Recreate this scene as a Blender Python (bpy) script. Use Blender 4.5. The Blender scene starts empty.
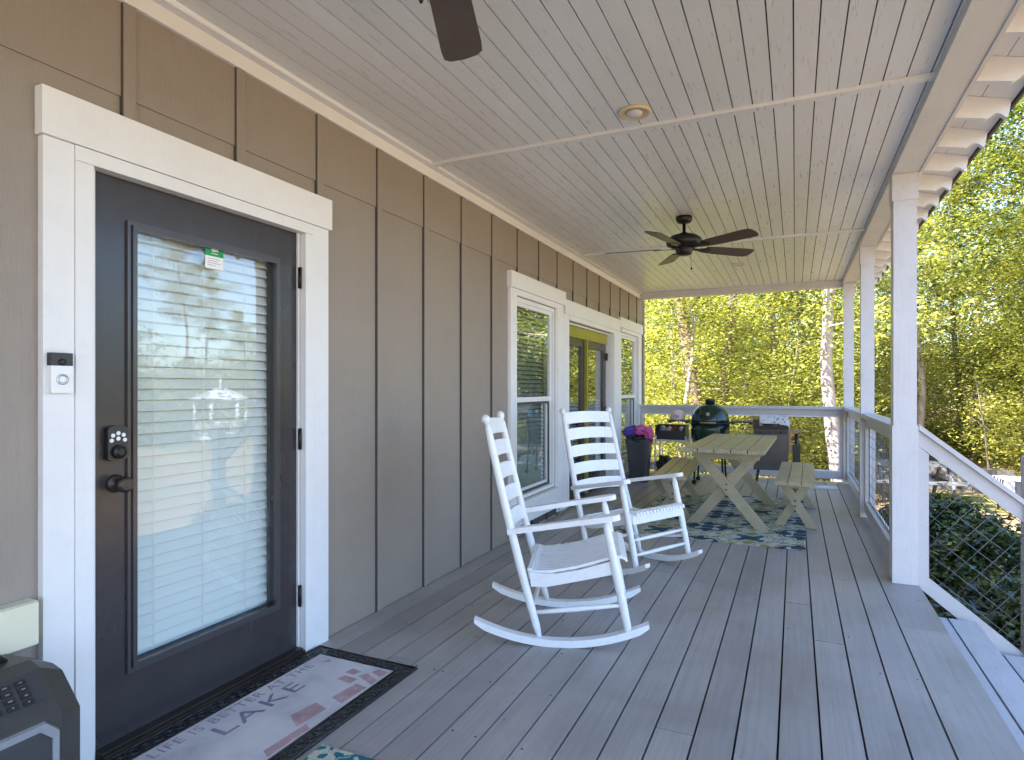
import bpy, bmesh, math, random
import numpy as np
from mathutils import Vector, Matrix, Euler
random.seed(7); R = math.radians
scn = bpy.context.scene
COL = scn.collection

# ------------------------------------------------------------------ materials
def nmat(name):
    m = bpy.data.materials.new(name); m.use_nodes = True
    nt = m.node_tree; nt.nodes.clear()
    out = nt.nodes.new('ShaderNodeOutputMaterial')
    b = nt.nodes.new('ShaderNodeBsdfPrincipled')
    nt.links.new(b.outputs[0], out.inputs[0])
    return m, nt, b, out

def N(nt, kind, **kw):
    n = nt.nodes.new(kind)
    for k, v in kw.items():
        if k.startswith('i_'):
            n.inputs[k[2:].replace('_', ' ')].default_value = v
        else:
            setattr(n, k, v)
    return n

def ramp(nt, fac, stops, interp='LINEAR'):
    r = nt.nodes.new('ShaderNodeValToRGB'); r.color_ramp.interpolation = interp
    el = r.color_ramp.elements
    while len(el) < len(stops): el.new(0.5)
    for e, (p, c) in zip(el, stops):
        e.position = p; e.color = (c[0], c[1], c[2], 1)
    nt.links.new(fac, r.inputs[0]); return r.outputs[0]

def coords(nt, scale=(1, 1, 1), kind='Object'):
    tc = N(nt, 'ShaderNodeTexCoord'); mp = N(nt, 'ShaderNodeMapping')
    mp.inputs['Scale'].default_value = scale
    nt.links.new(tc.outputs[kind], mp.inputs[0]); return mp.outputs[0]

def mathn(nt, op, a, b=None, c=None):
    n = N(nt, 'ShaderNodeMath', operation=op)
    for i, v in enumerate((a, b, c)):
        if v is None: continue
        if isinstance(v, (int, float)): n.inputs[i].default_value = v
        else: nt.links.new(v, n.inputs[i])
    return n.outputs[0]

def mixc(nt, f, a, b, mode='MIX'):
    n = N(nt, 'ShaderNodeMix', data_type='RGBA', blend_type=mode)
    if isinstance(f, (int, float)): n.inputs[0].default_value = f
    else: nt.links.new(f, n.inputs[0])
    for i, v in ((6, a), (7, b)):
        if isinstance(v, tuple): n.inputs[i].default_value = (v[0], v[1], v[2], 1)
        else: nt.links.new(v, n.inputs[i])
    return n.outputs[2]

def paint(name, col, rough=0.45, var=0.08, scale=(3, 3, 3), grain=0.15, gscale=(60, 4, 60), dirt=None, dirtamt=0.3, island=0.0, metallic=0.0, spec=0.5):
    """painted / plain surface with cloudy tone variation, grain bump and optional dirt"""
    m, nt, b, out = nmat(name)
    v = coords(nt, scale)
    n1 = N(nt, 'ShaderNodeTexNoise', i_Scale=1.0, i_Detail=5.0, i_Roughness=0.6); nt.links.new(v, n1.inputs['Vector'])
    lo = tuple(c * (1 - var) for c in col); hi = tuple(min(1, c * (1 + var)) for c in col)
    c = ramp(nt, n1.outputs[0], [(0.3, lo), (0.7, hi)])
    if island > 0:
        g = N(nt, 'ShaderNodeNewGeometry')
        f = N(nt, 'ShaderNodeMapRange'); f.inputs[3].default_value = 1 - island; f.inputs[4].default_value = 1 + island
        nt.links.new(g.outputs['Random Per Island'], f.inputs[0])
        cc = N(nt, 'ShaderNodeCombineXYZ')
        for i in range(3): nt.links.new(f.outputs[0], cc.inputs[i])
        c = mixc(nt, 1.0, c, cc.outputs[0], 'MULTIPLY')
    if dirt:
        n3 = N(nt, 'ShaderNodeTexNoise', i_Scale=5.0, i_Detail=8.0, i_Roughness=0.75); nt.links.new(v, n3.inputs['Vector'])
        f = ramp(nt, n3.outputs[0], [(0.5, (0, 0, 0)), (0.75, (dirtamt,) * 3)])
        c = mixc(nt, f, c, dirt)
    nt.links.new(c, b.inputs['Base Color'])
    v2 = coords(nt, gscale)
    n2 = N(nt, 'ShaderNodeTexNoise', i_Scale=1.0, i_Detail=4.0, i_Roughness=0.6); nt.links.new(v2, n2.inputs['Vector'])
    bp = N(nt, 'ShaderNodeBump', i_Strength=grain, i_Distance=0.01); nt.links.new(n2.outputs[0], bp.inputs['Height'])
    nt.links.new(bp.outputs[0], b.inputs['Normal'])
    rr = ramp(nt, n2.outputs[0], [(0.3, (rough * 0.85,) * 3), (0.7, (min(1, rough * 1.2),) * 3)])
    nt.links.new(rr, b.inputs['Roughness'])
    b.inputs['Metallic'].default_value = metallic
    b.inputs['Specular IOR Level'].default_value = spec
    return m

def pane_glass(name, refl, tint=(0.9, 0.93, 0.92), wave=0.0):
    m, nt, b, out = nmat(name); nt.nodes.remove(b)
    tr = N(nt, 'ShaderNodeBsdfTransparent'); tr.inputs[0].default_value = (*tint, 1)
    gl = N(nt, 'ShaderNodeBsdfGlossy'); gl.inputs['Roughness'].default_value = 0.0; gl.inputs[0].default_value = (0.95, 0.97, 1, 1)
    lw = N(nt, 'ShaderNodeLayerWeight'); lw.inputs[0].default_value = 0.5
    fc = mathn(nt, 'POWER', lw.outputs['Facing'], 3.5)
    f = N(nt, 'ShaderNodeMapRange'); f.inputs[3].default_value = refl; f.inputs[4].default_value = 1.0
    nt.links.new(fc, f.inputs[0])
    if wave:
        v = coords(nt, (1.5, 1.5, 1.5)); n = N(nt, 'ShaderNodeTexNoise', i_Scale=1.0, i_Detail=1.0); nt.links.new(v, n.inputs['Vector'])
        bp = N(nt, 'ShaderNodeBump', i_Strength=wave, i_Distance=0.01); nt.links.new(n.outputs[0], bp.inputs['Height']); nt.links.new(bp.outputs[0], gl.inputs['Normal'])
    mx = N(nt, 'ShaderNodeMixShader'); nt.links.new(f.outputs[0], mx.inputs[0]); nt.links.new(tr.outputs[0], mx.inputs[1]); nt.links.new(gl.outputs[0], mx.inputs[2])
    nt.links.new(mx.outputs[0], out.inputs[0]); return m

def leafmat(name, stops, trans=0.4, rough=0.5, gloss=0.25):
    m, nt, b, out = nmat(name)
    g = N(nt, 'ShaderNodeNewGeometry'); oi = N(nt, 'ShaderNodeObjectInfo')
    v = coords(nt, (1.0, 1.0, 1.6))
    n1 = N(nt, 'ShaderNodeTexNoise', i_Scale=1.0, i_Detail=4.0); nt.links.new(v, n1.inputs['Vector'])
    f = mathn(nt, 'MULTIPLY_ADD', g.outputs['Random Per Island'], 0.7, mathn(nt, 'MULTIPLY_ADD', n1.outputs[0], 1.5, mathn(nt, 'MULTIPLY_ADD', oi.outputs['Random'], 0.2, -0.72)))
    c = ramp(nt, f, stops)
    nt.links.new(c, b.inputs['Base Color']); b.inputs['Roughness'].default_value = rough
    b.inputs['Specular IOR Level'].default_value = gloss
    t = N(nt, 'ShaderNodeBsdfTranslucent')
    tc = mixc(nt, 1.0, c, (1.4, 1.4, 0.6), 'MULTIPLY'); nt.links.new(tc, t.inputs[0])
    mx = N(nt, 'ShaderNodeMixShader'); mx.inputs[0].default_value = trans
    nt.links.new(b.outputs[0], mx.inputs[1]); nt.links.new(t.outputs[0], mx.inputs[2]); nt.links.new(mx.outputs[0], out.inputs[0])
    return m

M = {}
M['siding'] = paint('siding_paint', (0.285, 0.242, 0.203), 0.5, 0.06, (0.8, 0.8, 0.8), 0.22, (90, 90, 12), dirt=(0.17, 0.155, 0.145), dirtamt=0.25)
M['trim'] = paint('white_trim_paint', (0.77, 0.76, 0.76), 0.4, 0.03, (2, 2, 2), 0.12, (50, 50, 6), dirt=(0.5, 0.48, 0.45), dirtamt=0.18)
M['trimh'] = paint('white_trim_paint_level', (0.77, 0.76, 0.76), 0.4, 0.03, (2, 2, 2), 0.12, (50, 5, 50), dirt=(0.5, 0.48, 0.45), dirtamt=0.12)
M['post'] = paint('post_paint', (0.62, 0.605, 0.615), 0.42, 0.05, (2, 2, 2), 0.25, (40, 40, 3), dirt=(0.42, 0.38, 0.34), dirtamt=0.35)
M['rail'] = paint('rail_paint', (0.53, 0.51, 0.51), 0.42, 0.05, (2, 2, 2), 0.2, (30, 30, 30), dirt=(0.4, 0.37, 0.34), dirtamt=0.3)
M['ceil'] = paint('ceiling_paint', (0.69, 0.695, 0.70), 0.30, 0.05, (2.2, 0.6, 2), 0.03, (70, 5, 70), dirt=(0.60, 0.585, 0.57), dirtamt=0.2, island=0.03, spec=0.9)
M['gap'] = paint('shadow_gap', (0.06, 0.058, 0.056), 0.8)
M['beam'] = paint('beam_paint', (0.64, 0.63, 0.63), 0.45, 0.05, (2, 1, 2), 0.25, (40, 6, 40), dirt=(0.45, 0.42, 0.39), dirtamt=0.3)
M['door'] = paint('dark_door_paint', (0.038, 0.033, 0.036), 0.24, 0.12, (2, 2, 2), 0.04, (7, 7, 3), dirt=(0.065, 0.058, 0.058), dirtamt=0.35)
M['mould'] = paint('dark_moulding_paint', (0.06, 0.053, 0.055), 0.2, 0.1, (2, 2, 2), 0.03)
M['black'] = paint('black_plastic', (0.018, 0.018, 0.019), 0.4, 0.2, (5, 5, 5), 0.1, (80, 80, 80))
M['blackmetal'] = paint('black_metal', (0.02, 0.019, 0.018), 0.35, 0.2, (5, 5, 5), 0.08, (80, 80, 80), metallic=0.4)
M['bronze'] = paint('dark_bronze', (0.07, 0.055, 0.048), 0.35, 0.2, (8, 8, 8), 0.1, (80, 80, 80), metallic=0.7)
M['blade'] = paint('fan_blade_brown', (0.075, 0.052, 0.040), 0.4, 0.2, (2, 2, 2), 0.15, (30, 30, 30))
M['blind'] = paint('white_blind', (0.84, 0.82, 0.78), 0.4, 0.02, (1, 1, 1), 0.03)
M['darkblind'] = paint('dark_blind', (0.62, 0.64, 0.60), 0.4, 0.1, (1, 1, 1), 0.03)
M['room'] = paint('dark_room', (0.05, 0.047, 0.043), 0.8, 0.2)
M['lime'] = paint('olive_green_paint', (0.30, 0.27, 0.02), 0.35, 0.08, (2, 2, 2), 0.08)
M['glassdoor'] = pane_glass('door_glass', 0.042, (0.93, 0.96, 0.96), 0.02)
M['glasswin'] = pane_glass('window_glass', 0.13, (0.86, 0.90, 0.88), 0.06)
M['chair'] = paint('white_chair_paint', (0.80, 0.81, 0.82), 0.32, 0.03, (4, 4, 4), 0.08, (30, 30, 30), dirt=(0.52, 0.50, 0.47), dirtamt=0.35)
M['table'] = paint('sage_table_paint', (0.36, 0.31, 0.20), 0.42, 0.14, (4, 2, 4), 0.3, (50, 6, 50), dirt=(0.2, 0.19, 0.14), dirtamt=0.4, island=0.07)
M['cream'] = paint('cream_plastic', (0.72, 0.69, 0.52), 0.35, 0.03, (4, 4, 4), 0.04)
M['white'] = paint('white_plastic', (0.82, 0.82, 0.82), 0.3, 0.02)
M['grey'] = paint('grey_plastic', (0.30, 0.31, 0.34), 0.35, 0.06, metallic=0.2)
M['silver'] = paint('brushed_silver', (0.55, 0.55, 0.55), 0.3, 0.05, metallic=0.9)
M['wire'] = paint('wire_grey', (0.16, 0.165, 0.18), 0.45, 0.15, metallic=0.5)
M['green'] = paint('sticker_green', (0.02, 0.30, 0.07), 0.4, 0.02)
M['grill'] = paint('grill_green_ceramic', (0.008, 0.030, 0.020), 0.12, 0.15, (30, 30, 30), 0.12, (90, 90, 90))
M['binmat'] = paint('bin_plastic', (0.05, 0.05, 0.055), 0.35, 0.1)
M['pink'] = paint('pink_cloth', (0.52, 0.09, 0.25), 0.8, 0.2, (9, 9, 9), 0.5, (14, 14, 14))
M['blue'] = paint('blue_cloth', (0.07, 0.05, 0.30), 0.8, 0.2, (9, 9, 9), 0.5, (14, 14, 14))
M['capcloth'] = paint('pale_pink_cloth', (0.66, 0.50, 0.50), 0.8, 0.1)
M['tan'] = paint('warm_wood', (0.36, 0.20, 0.12), 0.5, 0.15, (5, 5, 5), 0.2)
M['greymetal'] = paint('grey_grill_metal', (0.095, 0.085, 0.08), 0.38, 0.12, metallic=0.5)
M['shingle'] = paint('roof_shingle', (0.10, 0.095, 0.09), 0.9, 0.25, (6, 6, 6), 0.6, (20, 20, 20))
M['lampcream'] = paint('lamp_trim_cream', (0.62, 0.50, 0.30), 0.4, 0.05)
M['lampglass'] = paint('lamp_frosted', (0.55, 0.55, 0.54), 0.2, 0.05)
M['bark'] = paint('grey_bark', (0.20, 0.165, 0.13), 0.9, 0.45, (9, 9, 2), 0.9, (30, 30, 6), dirt=(0.07, 0.06, 0.05), dirtamt=0.8)
M['redbark'] = paint('pine_bark', (0.20, 0.12, 0.085), 0.9, 0.45, (9, 9, 3), 1.0, (24, 24, 6), dirt=(0.06, 0.045, 0.04), dirtamt=0.9)
M['palebark'] = paint('pale_bark', (0.36, 0.29, 0.24), 0.85, 0.3, (9, 9, 3), 0.7, (24, 24, 6), dirt=(0.10, 0.08, 0.07), dirtamt=0.7)
M['leafY'] = leafmat('leaf_yellow_green', [(0.05, (0.045, 0.065, 0.018)), (0.36, (0.23, 0.24, 0.042)), (0.70, (0.54, 0.50, 0.105))], 0.42, 0.38, 0.6)
M['leafG'] = leafmat('leaf_mid_green', [(0.05, (0.022, 0.042, 0.014)), (0.40, (0.15, 0.175, 0.034)), (0.76, (0.43, 0.41, 0.08))], 0.4, 0.4, 0.5)
M['leafD'] = leafmat('leaf_dark_glossy', [(0.1, (0.018, 0.036, 0.013)), (0.42, (0.045, 0.078, 0.022)), (0.72, (0.19, 0.20, 0.035))], 0.15, 0.3, 0.6)
M['leafP'] = leafmat('pine_needles', [(0.1, (0.04, 0.07, 0.015)), (0.5, (0.10, 0.13, 0.02)), (0.9, (0.24, 0.22, 0.03))], 0.3)

def deckmat():
    m, nt, b, out = nmat('deck_paint')
    g = N(nt, 'ShaderNodeNewGeometry')
    v = coords(nt, (1.4, 1.4, 1.4))
    n1 = N(nt, 'ShaderNodeTexNoise', i_Scale=1.3, i_Detail=6.0, i_Roughness=0.6, i_Distortion=0.6); nt.links.new(v, n1.inputs['Vector'])
    c = ramp(nt, n1.outputs[0], [(0.3, (0.255, 0.238, 0.222)), (0.52, (0.325, 0.302, 0.286)), (0.72, (0.385, 0.352, 0.318))])
    f = N(nt, 'ShaderNodeMapRange'); f.inputs[3].default_value = 0.90; f.inputs[4].default_value = 1.12
    nt.links.new(g.outputs['Random Per Island'], f.inputs[0])
    cc = N(nt, 'ShaderNodeCombineXYZ')
    for i in range(3): nt.links.new(f.outputs[0], cc.inputs[i])
    c = mixc(nt, 1.0, c, cc.outputs[0], 'MULTIPLY')
    v2 = coords(nt, (55, 1.6, 55)); n2 = N(nt, 'ShaderNodeTexNoise', i_Scale=1.0, i_Detail=6.0, i_Roughness=0.65); nt.links.new(v2, n2.inputs['Vector'])
    st = ramp(nt, n2.outputs[0], [(0.35, (0.86, 0.86, 0.86)), (0.6, (1.05, 1.05, 1.05))])
    c = mixc(nt, 0.7, c, st, 'MULTIPLY')
    # small worn spots and knots
    v3 = coords(nt, (9, 4, 9)); vo = N(nt, 'ShaderNodeTexVoronoi', i_Scale=1.0); nt.links.new(v3, vo.inputs['Vector'])
    sp = ramp(nt, vo.outputs['Distance'], [(0.035, (1, 1, 1)), (0.06, (0, 0, 0))])
    n4 = N(nt, 'ShaderNodeTexNoise', i_Scale=2.3, i_Detail=2.0); nt.links.new(v, n4.inputs['Vector'])
    sf = mathn(nt, 'MULTIPLY', sp, ramp(nt, n4.outputs[0], [(0.5, (0, 0, 0)), (0.6, (0.8, 0.8, 0.8))]))
    c = mixc(nt, sf, c, (0.09, 0.085, 0.09))
    nt.links.new(c, b.inputs['Base Color'])
    rr = ramp(nt, n1.outputs[0], [(0.3, (0.36,) * 3), (0.7, (0.52,) * 3)]); nt.links.new(rr, b.inputs['Roughness'])
    bp = N(nt, 'ShaderNodeBump', i_Strength=0.35, i_Distance=0.004); nt.links.new(n2.outputs[0], bp.inputs['Height'])
    nt.links.new(bp.outputs[0], b.inputs['Normal'])
    return m
M['deck'] = deckmat()

def groundmat():
    m, nt, b, out = nmat('leaf_litter')
    v = coords(nt, (1, 1, 1))
    n1 = N(nt, 'ShaderNodeTexNoise', i_Scale=0.35, i_Detail=4.0, i_Roughness=0.6); nt.links.new(v, n1.inputs['Vector'])
    n2 = N(nt, 'ShaderNodeTexNoise', i_Scale=9.0, i_Detail=8.0, i_Roughness=0.8); nt.links.new(v, n2.inputs['Vector'])
    vo = N(nt, 'ShaderNodeTexVoronoi', i_Scale=16.0); nt.links.new(v, vo.inputs['Vector'])
    lit = ramp(nt, n2.outputs[0], [(0.3, (0.15, 0.085, 0.045)), (0.5, (0.38, 0.235, 0.11)), (0.7, (0.52, 0.39, 0.22))])
    lit = mixc(nt, 0.35, lit, ramp(nt, N_color_to_fac(nt, vo.outputs['Color']), [(0.2, (0.12, 0.06, 0.03)), (0.8, (0.45, 0.28, 0.11))]))
    gr = ramp(nt, n2.outputs[0], [(0.3, (0.10, 0.11, 0.02)), (0.7, (0.26, 0.23, 0.05))])
    f = ramp(nt, n1.outputs[0], [(0.5, (0, 0, 0)), (0.62, (0.8, 0.8, 0.8))])
    nt.links.new(mixc(nt, f, lit, gr), b.inputs['Base Color']); b.inputs['Roughness'].default_value = 0.9
    bp = N(nt, 'ShaderNodeBump', i_Strength=0.8, i_Distance=0.05); nt.links.new(n2.outputs[0], bp.inputs['Height']); nt.links.new(bp.outputs[0], b.inputs['Normal'])
    return m
def N_color_to_fac(nt, c):
    s = N(nt, 'ShaderNodeSeparateColor'); nt.links.new(c, s.inputs[0]); return s.outputs[0]
M['ground'] = groundmat()

def rugmat(name, sx, sy, small=False):
    """ikat medallion rug in navy, teal, olive and cream; sx, sy = repeat size in metres"""
    m, nt, b, out = nmat(name)
    tc = N(nt, 'ShaderNodeTexCoord'); nz = N(nt, 'ShaderNodeTexNoise', i_Scale=14.0, i_Detail=3.0)
    nt.links.new(tc.outputs['Object'], nz.inputs['Vector'])
    sep = N(nt, 'ShaderNodeSeparateXYZ'); nt.links.new(tc.outputs['Object'], sep.inputs[0])
    jx = mathn(nt, 'MULTIPLY_ADD', nz.outputs[0], 0.10, sep.outputs[0]); jy = mathn(nt, 'MULTIPLY_ADD', nz.outputs[0], 0.07, sep.outputs[1])
    px = mathn(nt, 'MULTIPLY', jx, 2 * math.pi / sx); py = mathn(nt, 'MULTIPLY', jy, 2 * math.pi / sy)
    a = mathn(nt, 'ADD', mathn(nt, 'COSINE', px), mathn(nt, 'COSINE', py))
    a2 = mathn(nt, 'MULTIPLY', mathn(nt, 'COSINE', mathn(nt, 'MULTIPLY', px, 4.0)), mathn(nt, 'COSINE', mathn(nt, 'MULTIPLY', py, 3.0)))
    tot = mathn(nt, 'MULTIPLY_ADD', a2, 0.24, mathn(nt, 'MULTIPLY', a, 0.5))
    f = mathn(nt, 'MULTIPLY_ADD', tot, 0.42, 0.5)
    navy = (0.016, 0.042, 0.075); teal = (0.025, 0.12, 0.14); ol = (0.26, 0.25, 0.06); cr = (0.50, 0.50, 0.40); gry = (0.20, 0.25, 0.25)
    if small: teal = (0.01, 0.17, 0.20); navy = (0.01, 0.14, 0.19); ol = (0.01, 0.15, 0.18); gry = (0.30, 0.30, 0.22)
    c = ramp(nt, f, [(0.0, navy), (0.13, teal), (0.18, cr), (0.26, ol), (0.33, cr), (0.41, gry), (0.45, cr), (0.55, ol), (0.63, cr), (0.68, navy), (0.80, teal), (0.84, cr), (0.88, navy)], 'CONSTANT')
    n2 = N(nt, 'ShaderNodeTexNoise', i_Scale=90.0, i_Detail=2.0); nt.links.new(tc.outputs['Object'], n2.inputs['Vector'])
    c = mixc(nt, 0.5, c, ramp(nt, n2.outputs[0], [(0.3, (0.55,) * 3), (0.7, (1.2,) * 3)]), 'MULTIPLY')
    nt.links.new(c, b.inputs['Base Color']); b.inputs['Roughness'].default_value = 0.9
    bp = N(nt, 'ShaderNodeBump', i_Strength=0.5, i_Distance=0.005); nt.links.new(n2.outputs[0], bp.inputs['Height']); nt.links.new(bp.outputs[0], b.inputs['Normal'])
    return m
M['rug'] = rugmat('rug_pattern', 0.78, 0.62)
M['rug2'] = rugmat('small_rug_pattern', 0.30, 0.26, True)

def matprint():
    m, nt, b, out = nmat('doormat_print')
    v = coords(nt, (2.4, 2.4, 2.4))
    n = N(nt, 'ShaderNodeTexNoise', i_Scale=1.5, i_Detail=5.0, i_Roughness=0.6); nt.links.new(v, n.inputs['Vector'])
    c = ramp(nt, n.outputs[0], [(0.34, (0.44, 0.42, 0.43)), (0.5, (0.56, 0.545, 0.55)), (0.66, (0.63, 0.61, 0.59))])
    nt.links.new(c, b.inputs['Base Color']); b.inputs['Roughness'].default_value = 0.85
    v2 = coords(nt, (150, 150, 150)); n2 = N(nt, 'ShaderNodeTexNoise', i_Scale=1.0, i_Detail=2.0); nt.links.new(v2, n2.inputs['Vector'])
    bp = N(nt, 'ShaderNodeBump', i_Strength=0.3, i_Distance=0.003); nt.links.new(n2.outputs[0], bp.inputs['Height']); nt.links.new(bp.outputs[0], b.inputs['Normal'])
    return m
M['print'] = matprint()
M['ink'] = paint('faded_ink', (0.30, 0.26, 0.34), 0.85, 0.3, (12, 12, 12), 0.1)
M['ink2'] = paint('dark_faded_ink', (0.22, 0.19, 0.27), 0.85, 0.35, (9, 9, 9), 0.1)
M['redink'] = paint('faded_red_print', (0.42, 0.27, 0.28), 0.85, 0.3, (5, 5, 5), 0.1, dirt=(0.56, 0.54, 0.55), dirtamt=1.0)
M['tread'] = paint('tread_paint', (0.47, 0.455, 0.47), 0.45, 0.08, (3, 1, 3), 0.3, (50, 3, 50), dirt=(0.25, 0.24, 0.24), dirtamt=0.4)
M['spk'] = paint('speaker_housing', (0.05, 0.046, 0.042), 0.42, 0.2, (5, 5, 5), 0.15, (90, 90, 90))
M['rubber'] = paint('black_rubber', (0.028, 0.026, 0.027), 0.30, 0.3, (20, 20, 20), 0.3, (60, 60, 60))

def clothmat():
    m, nt, b, out = nmat('patterned_cloth')
    v = coords(nt, (22, 22, 22)); w = N(nt, 'ShaderNodeTexVoronoi', i_Scale=1.0); nt.links.new(v, w.inputs['Vector'])
    c = ramp(nt, w.outputs['Distance'], [(0.25, (0.16, 0.17, 0.2)), (0.32, (0.62, 0.62, 0.62))])
    nt.links.new(c, b.inputs['Base Color']); b.inputs['Roughness'].default_value = 0.8; return m
M['cloth'] = clothmat()
def dotmat():
    m, nt, b, out = nmat('white_with_black_spots')
    v = coords(nt, (5.5, 5.5, 5.5)); w = N(nt, 'ShaderNodeTexVoronoi', voronoi_dimensions='2D', i_Scale=1.0); w.inputs['Randomness'].default_value = 0.6; nt.links.new(v, w.inputs['Vector'])
    c = ramp(nt, w.outputs['Distance'], [(0.24, (0.03, 0.03, 0.04)), (0.28, (0.38, 0.37, 0.40))])
    nt.links.new(c, b.inputs['Base Color']); b.inputs['Roughness'].default_value = 0.6; return m
M['dots'] = dotmat()
M['blueroof'] = paint('blue_grey_metal_roof', (0.20, 0.28, 0.33), 0.4, 0.15, metallic=0.2)
M['redwood'] = paint('red_brown_wood', (0.16, 0.055, 0.03), 0.7, 0.2)
M['greywood'] = paint('weathered_grey_wood', (0.13, 0.125, 0.125), 0.8, 0.25, (4, 4, 4), 0.4)
M['gazebo'] = paint('gazebo_white', (0.74, 0.70, 0.68), 0.5, 0.05)

# ------------------------------------------------------------------ mesh builder
class MB:
    def __init__(s): s.bm = bmesh.new(); s.mi = 0
    def _face(s, vs):
        try: f = s.bm.faces.new(vs); f.material_index = s.mi; return f
        except ValueError: return None
    def box(s, x0, x1, y0, y1, z0, z1, mtx=None):
        c = [(x, y, z) for z in (z0, z1) for y in (y0, y1) for x in (x0, x1)]
        v = [s.bm.verts.new(mtx @ Vector(p) if mtx else p) for p in c]
        for q in ((0, 2, 3, 1), (4, 5, 7, 6), (0, 1, 5, 4), (2, 6, 7, 3), (0, 4, 6, 2), (1, 3, 7, 5)): s._face([v[i] for i in q])
        return s
    def beam(s, p, q, w, h, up=(0, 0, 1)):
        """rectangular bar from p to q, w across, h along 'up'"""
        p, q = Vector(p), Vector(q); d = (q - p); L = d.length; d.normalize()
        side = d.cross(Vector(up)).normalized(); u = side.cross(d).normalized()
        m = Matrix((side, d, u)).transposed().to_4x4(); m.translation = p
        return s.box(-w / 2, w / 2, 0, L, -h / 2, h / 2, m)
    def prism(s, pts, d, axis='y', c=0.0, mtx=None):
        """polygon pts in the plane normal to axis, extruded from c to c+d"""
        def P(a, b, t):
            p = {'y': (a, t, b), 'x': (t, a, b), 'z': (a, b, t)}[axis]
            return mtx @ Vector(p) if mtx else Vector(p)
        a = [s.bm.verts.new(P(x, y, c)) for x, y in pts]; b = [s.bm.verts.new(P(x, y, c + d)) for x, y in pts]
        s._face(a[::-1]); s._face(b); n = len(a)
        for i in range(n): s._face([a[i], a[(i + 1) % n], b[(i + 1) % n], b[i]])
        return s
    def tube(s, pts, rad, n=10, cap=True):
        pts = [Vector(p) for p in pts]
        if isinstance(rad, (int, float)): rad = [rad] * len(pts)
        rings = []; ref = None
        for i, p in enumerate(pts):
            d = (pts[min(i + 1, len(pts) - 1)] - pts[max(i - 1, 0)])
            if d.length < 1e-9: d = Vector((0, 0, 1))
            d.normalize()
            if ref is None: ref = Vector((1, 0, 0)) if abs(d.x) < 0.8 else Vector((0, 1, 0))
            a = (ref - d * ref.dot(d)).normalized(); ref = a; b = d.cross(a)
            rings.append([s.bm.verts.new(p + (a * math.cos(t) + b * math.sin(t)) * rad[i]) for t in [2 * math.pi * k / n for k in range(n)]])
        for r0, r1 in zip(rings, rings[1:]):
            for k in range(n):
                f = s._face([r0[k], r0[(k + 1) % n], r1[(k + 1) % n], r1[k]])
                if f: f.smooth = True
        if cap: s._face(rings[0][::-1]); s._face(rings[-1])
        return s
    def lathe(s, prof, n=24, mtx=None):
        """prof = [(r, z)...] about z"""
        rings = []
        for r, z in prof:
            rings.append([s.bm.verts.new((mtx @ Vector((r * math.cos(t), r * math.sin(t), z))) if mtx else (r * math.cos(t), r * math.sin(t), z)) for t in [2 * math.pi * k / n for k in range(n)]])
        for r0, r1 in zip(rings, rings[1:]):
            for k in range(n):
                f = s._face([r0[k], r0[(k + 1) % n], r1[(k + 1) % n], r1[k]])
                if f: f.smooth = True
        s._face(rings[0][::-1]); s._face(rings[-1]); return s
    def build(s, name, mats, parent=None, bevel=0.0, smooth_angle=None, mtx=None):
        if bevel > 0:
            es = [e for e in s.bm.edges if len(e.link_faces) == 2 and e.calc_face_angle(0) > R(35)]
            bmesh.ops.bevel(s.bm, geom=es, offset=bevel, segments=2, profile=0.6, affect='EDGES', clamp_overlap=True)
        bmesh.ops.recalc_face_normals(s.bm, faces=s.bm.faces)
        if mtx: s.bm.transform(mtx)
        me = bpy.data.meshes.new(name); s.bm.to_mesh(me); s.bm.free()
        for m in (mats if isinstance(mats, (list, tuple)) else [mats]): me.materials.append(m)
        o = bpy.data.objects.new(name, me); COL.objects.link(o)
        if parent: o.parent = parent
        return o

def tag(o, label=None, cat=None, group=None, kind=None):
    if label: o['label'] = label
    if cat: o['category'] = cat
    if group: o['group'] = group
    if kind: o['kind'] = kind
    return o
def thing(name, label, cat, loc=(0, 0, 0), rz=0, group=None):
    o = bpy.data.objects.new(name, None); COL.objects.link(o); o.location = loc; o.rotation_euler = (0, 0, rz)
    o.empty_display_size = 0.1
    return tag(o, label, cat, group)
def copy_tree(o, parent=None):
    c = o.copy(); COL.objects.link(c)
    if parent: c.parent = parent
    for ch in [x for x in bpy.data.objects if x.parent == o]: copy_tree(ch, c)
    return c

# ------------------------------------------------------------------ camera
H = 1.30
cam = bpy.data.cameras.new('camera'); co = bpy.data.objects.new('camera', cam); COL.objects.link(co); scn.camera = co
co.location = (0, 0, H); co.rotation_euler = (R(90), 0, math.atan2(283, 616))
cam.sensor_width = 36; cam.lens = 616 / 1024 * 36; cam.shift_y = 8 / 1024; cam.clip_end = 2000; cam.clip_start = 0.05

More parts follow.
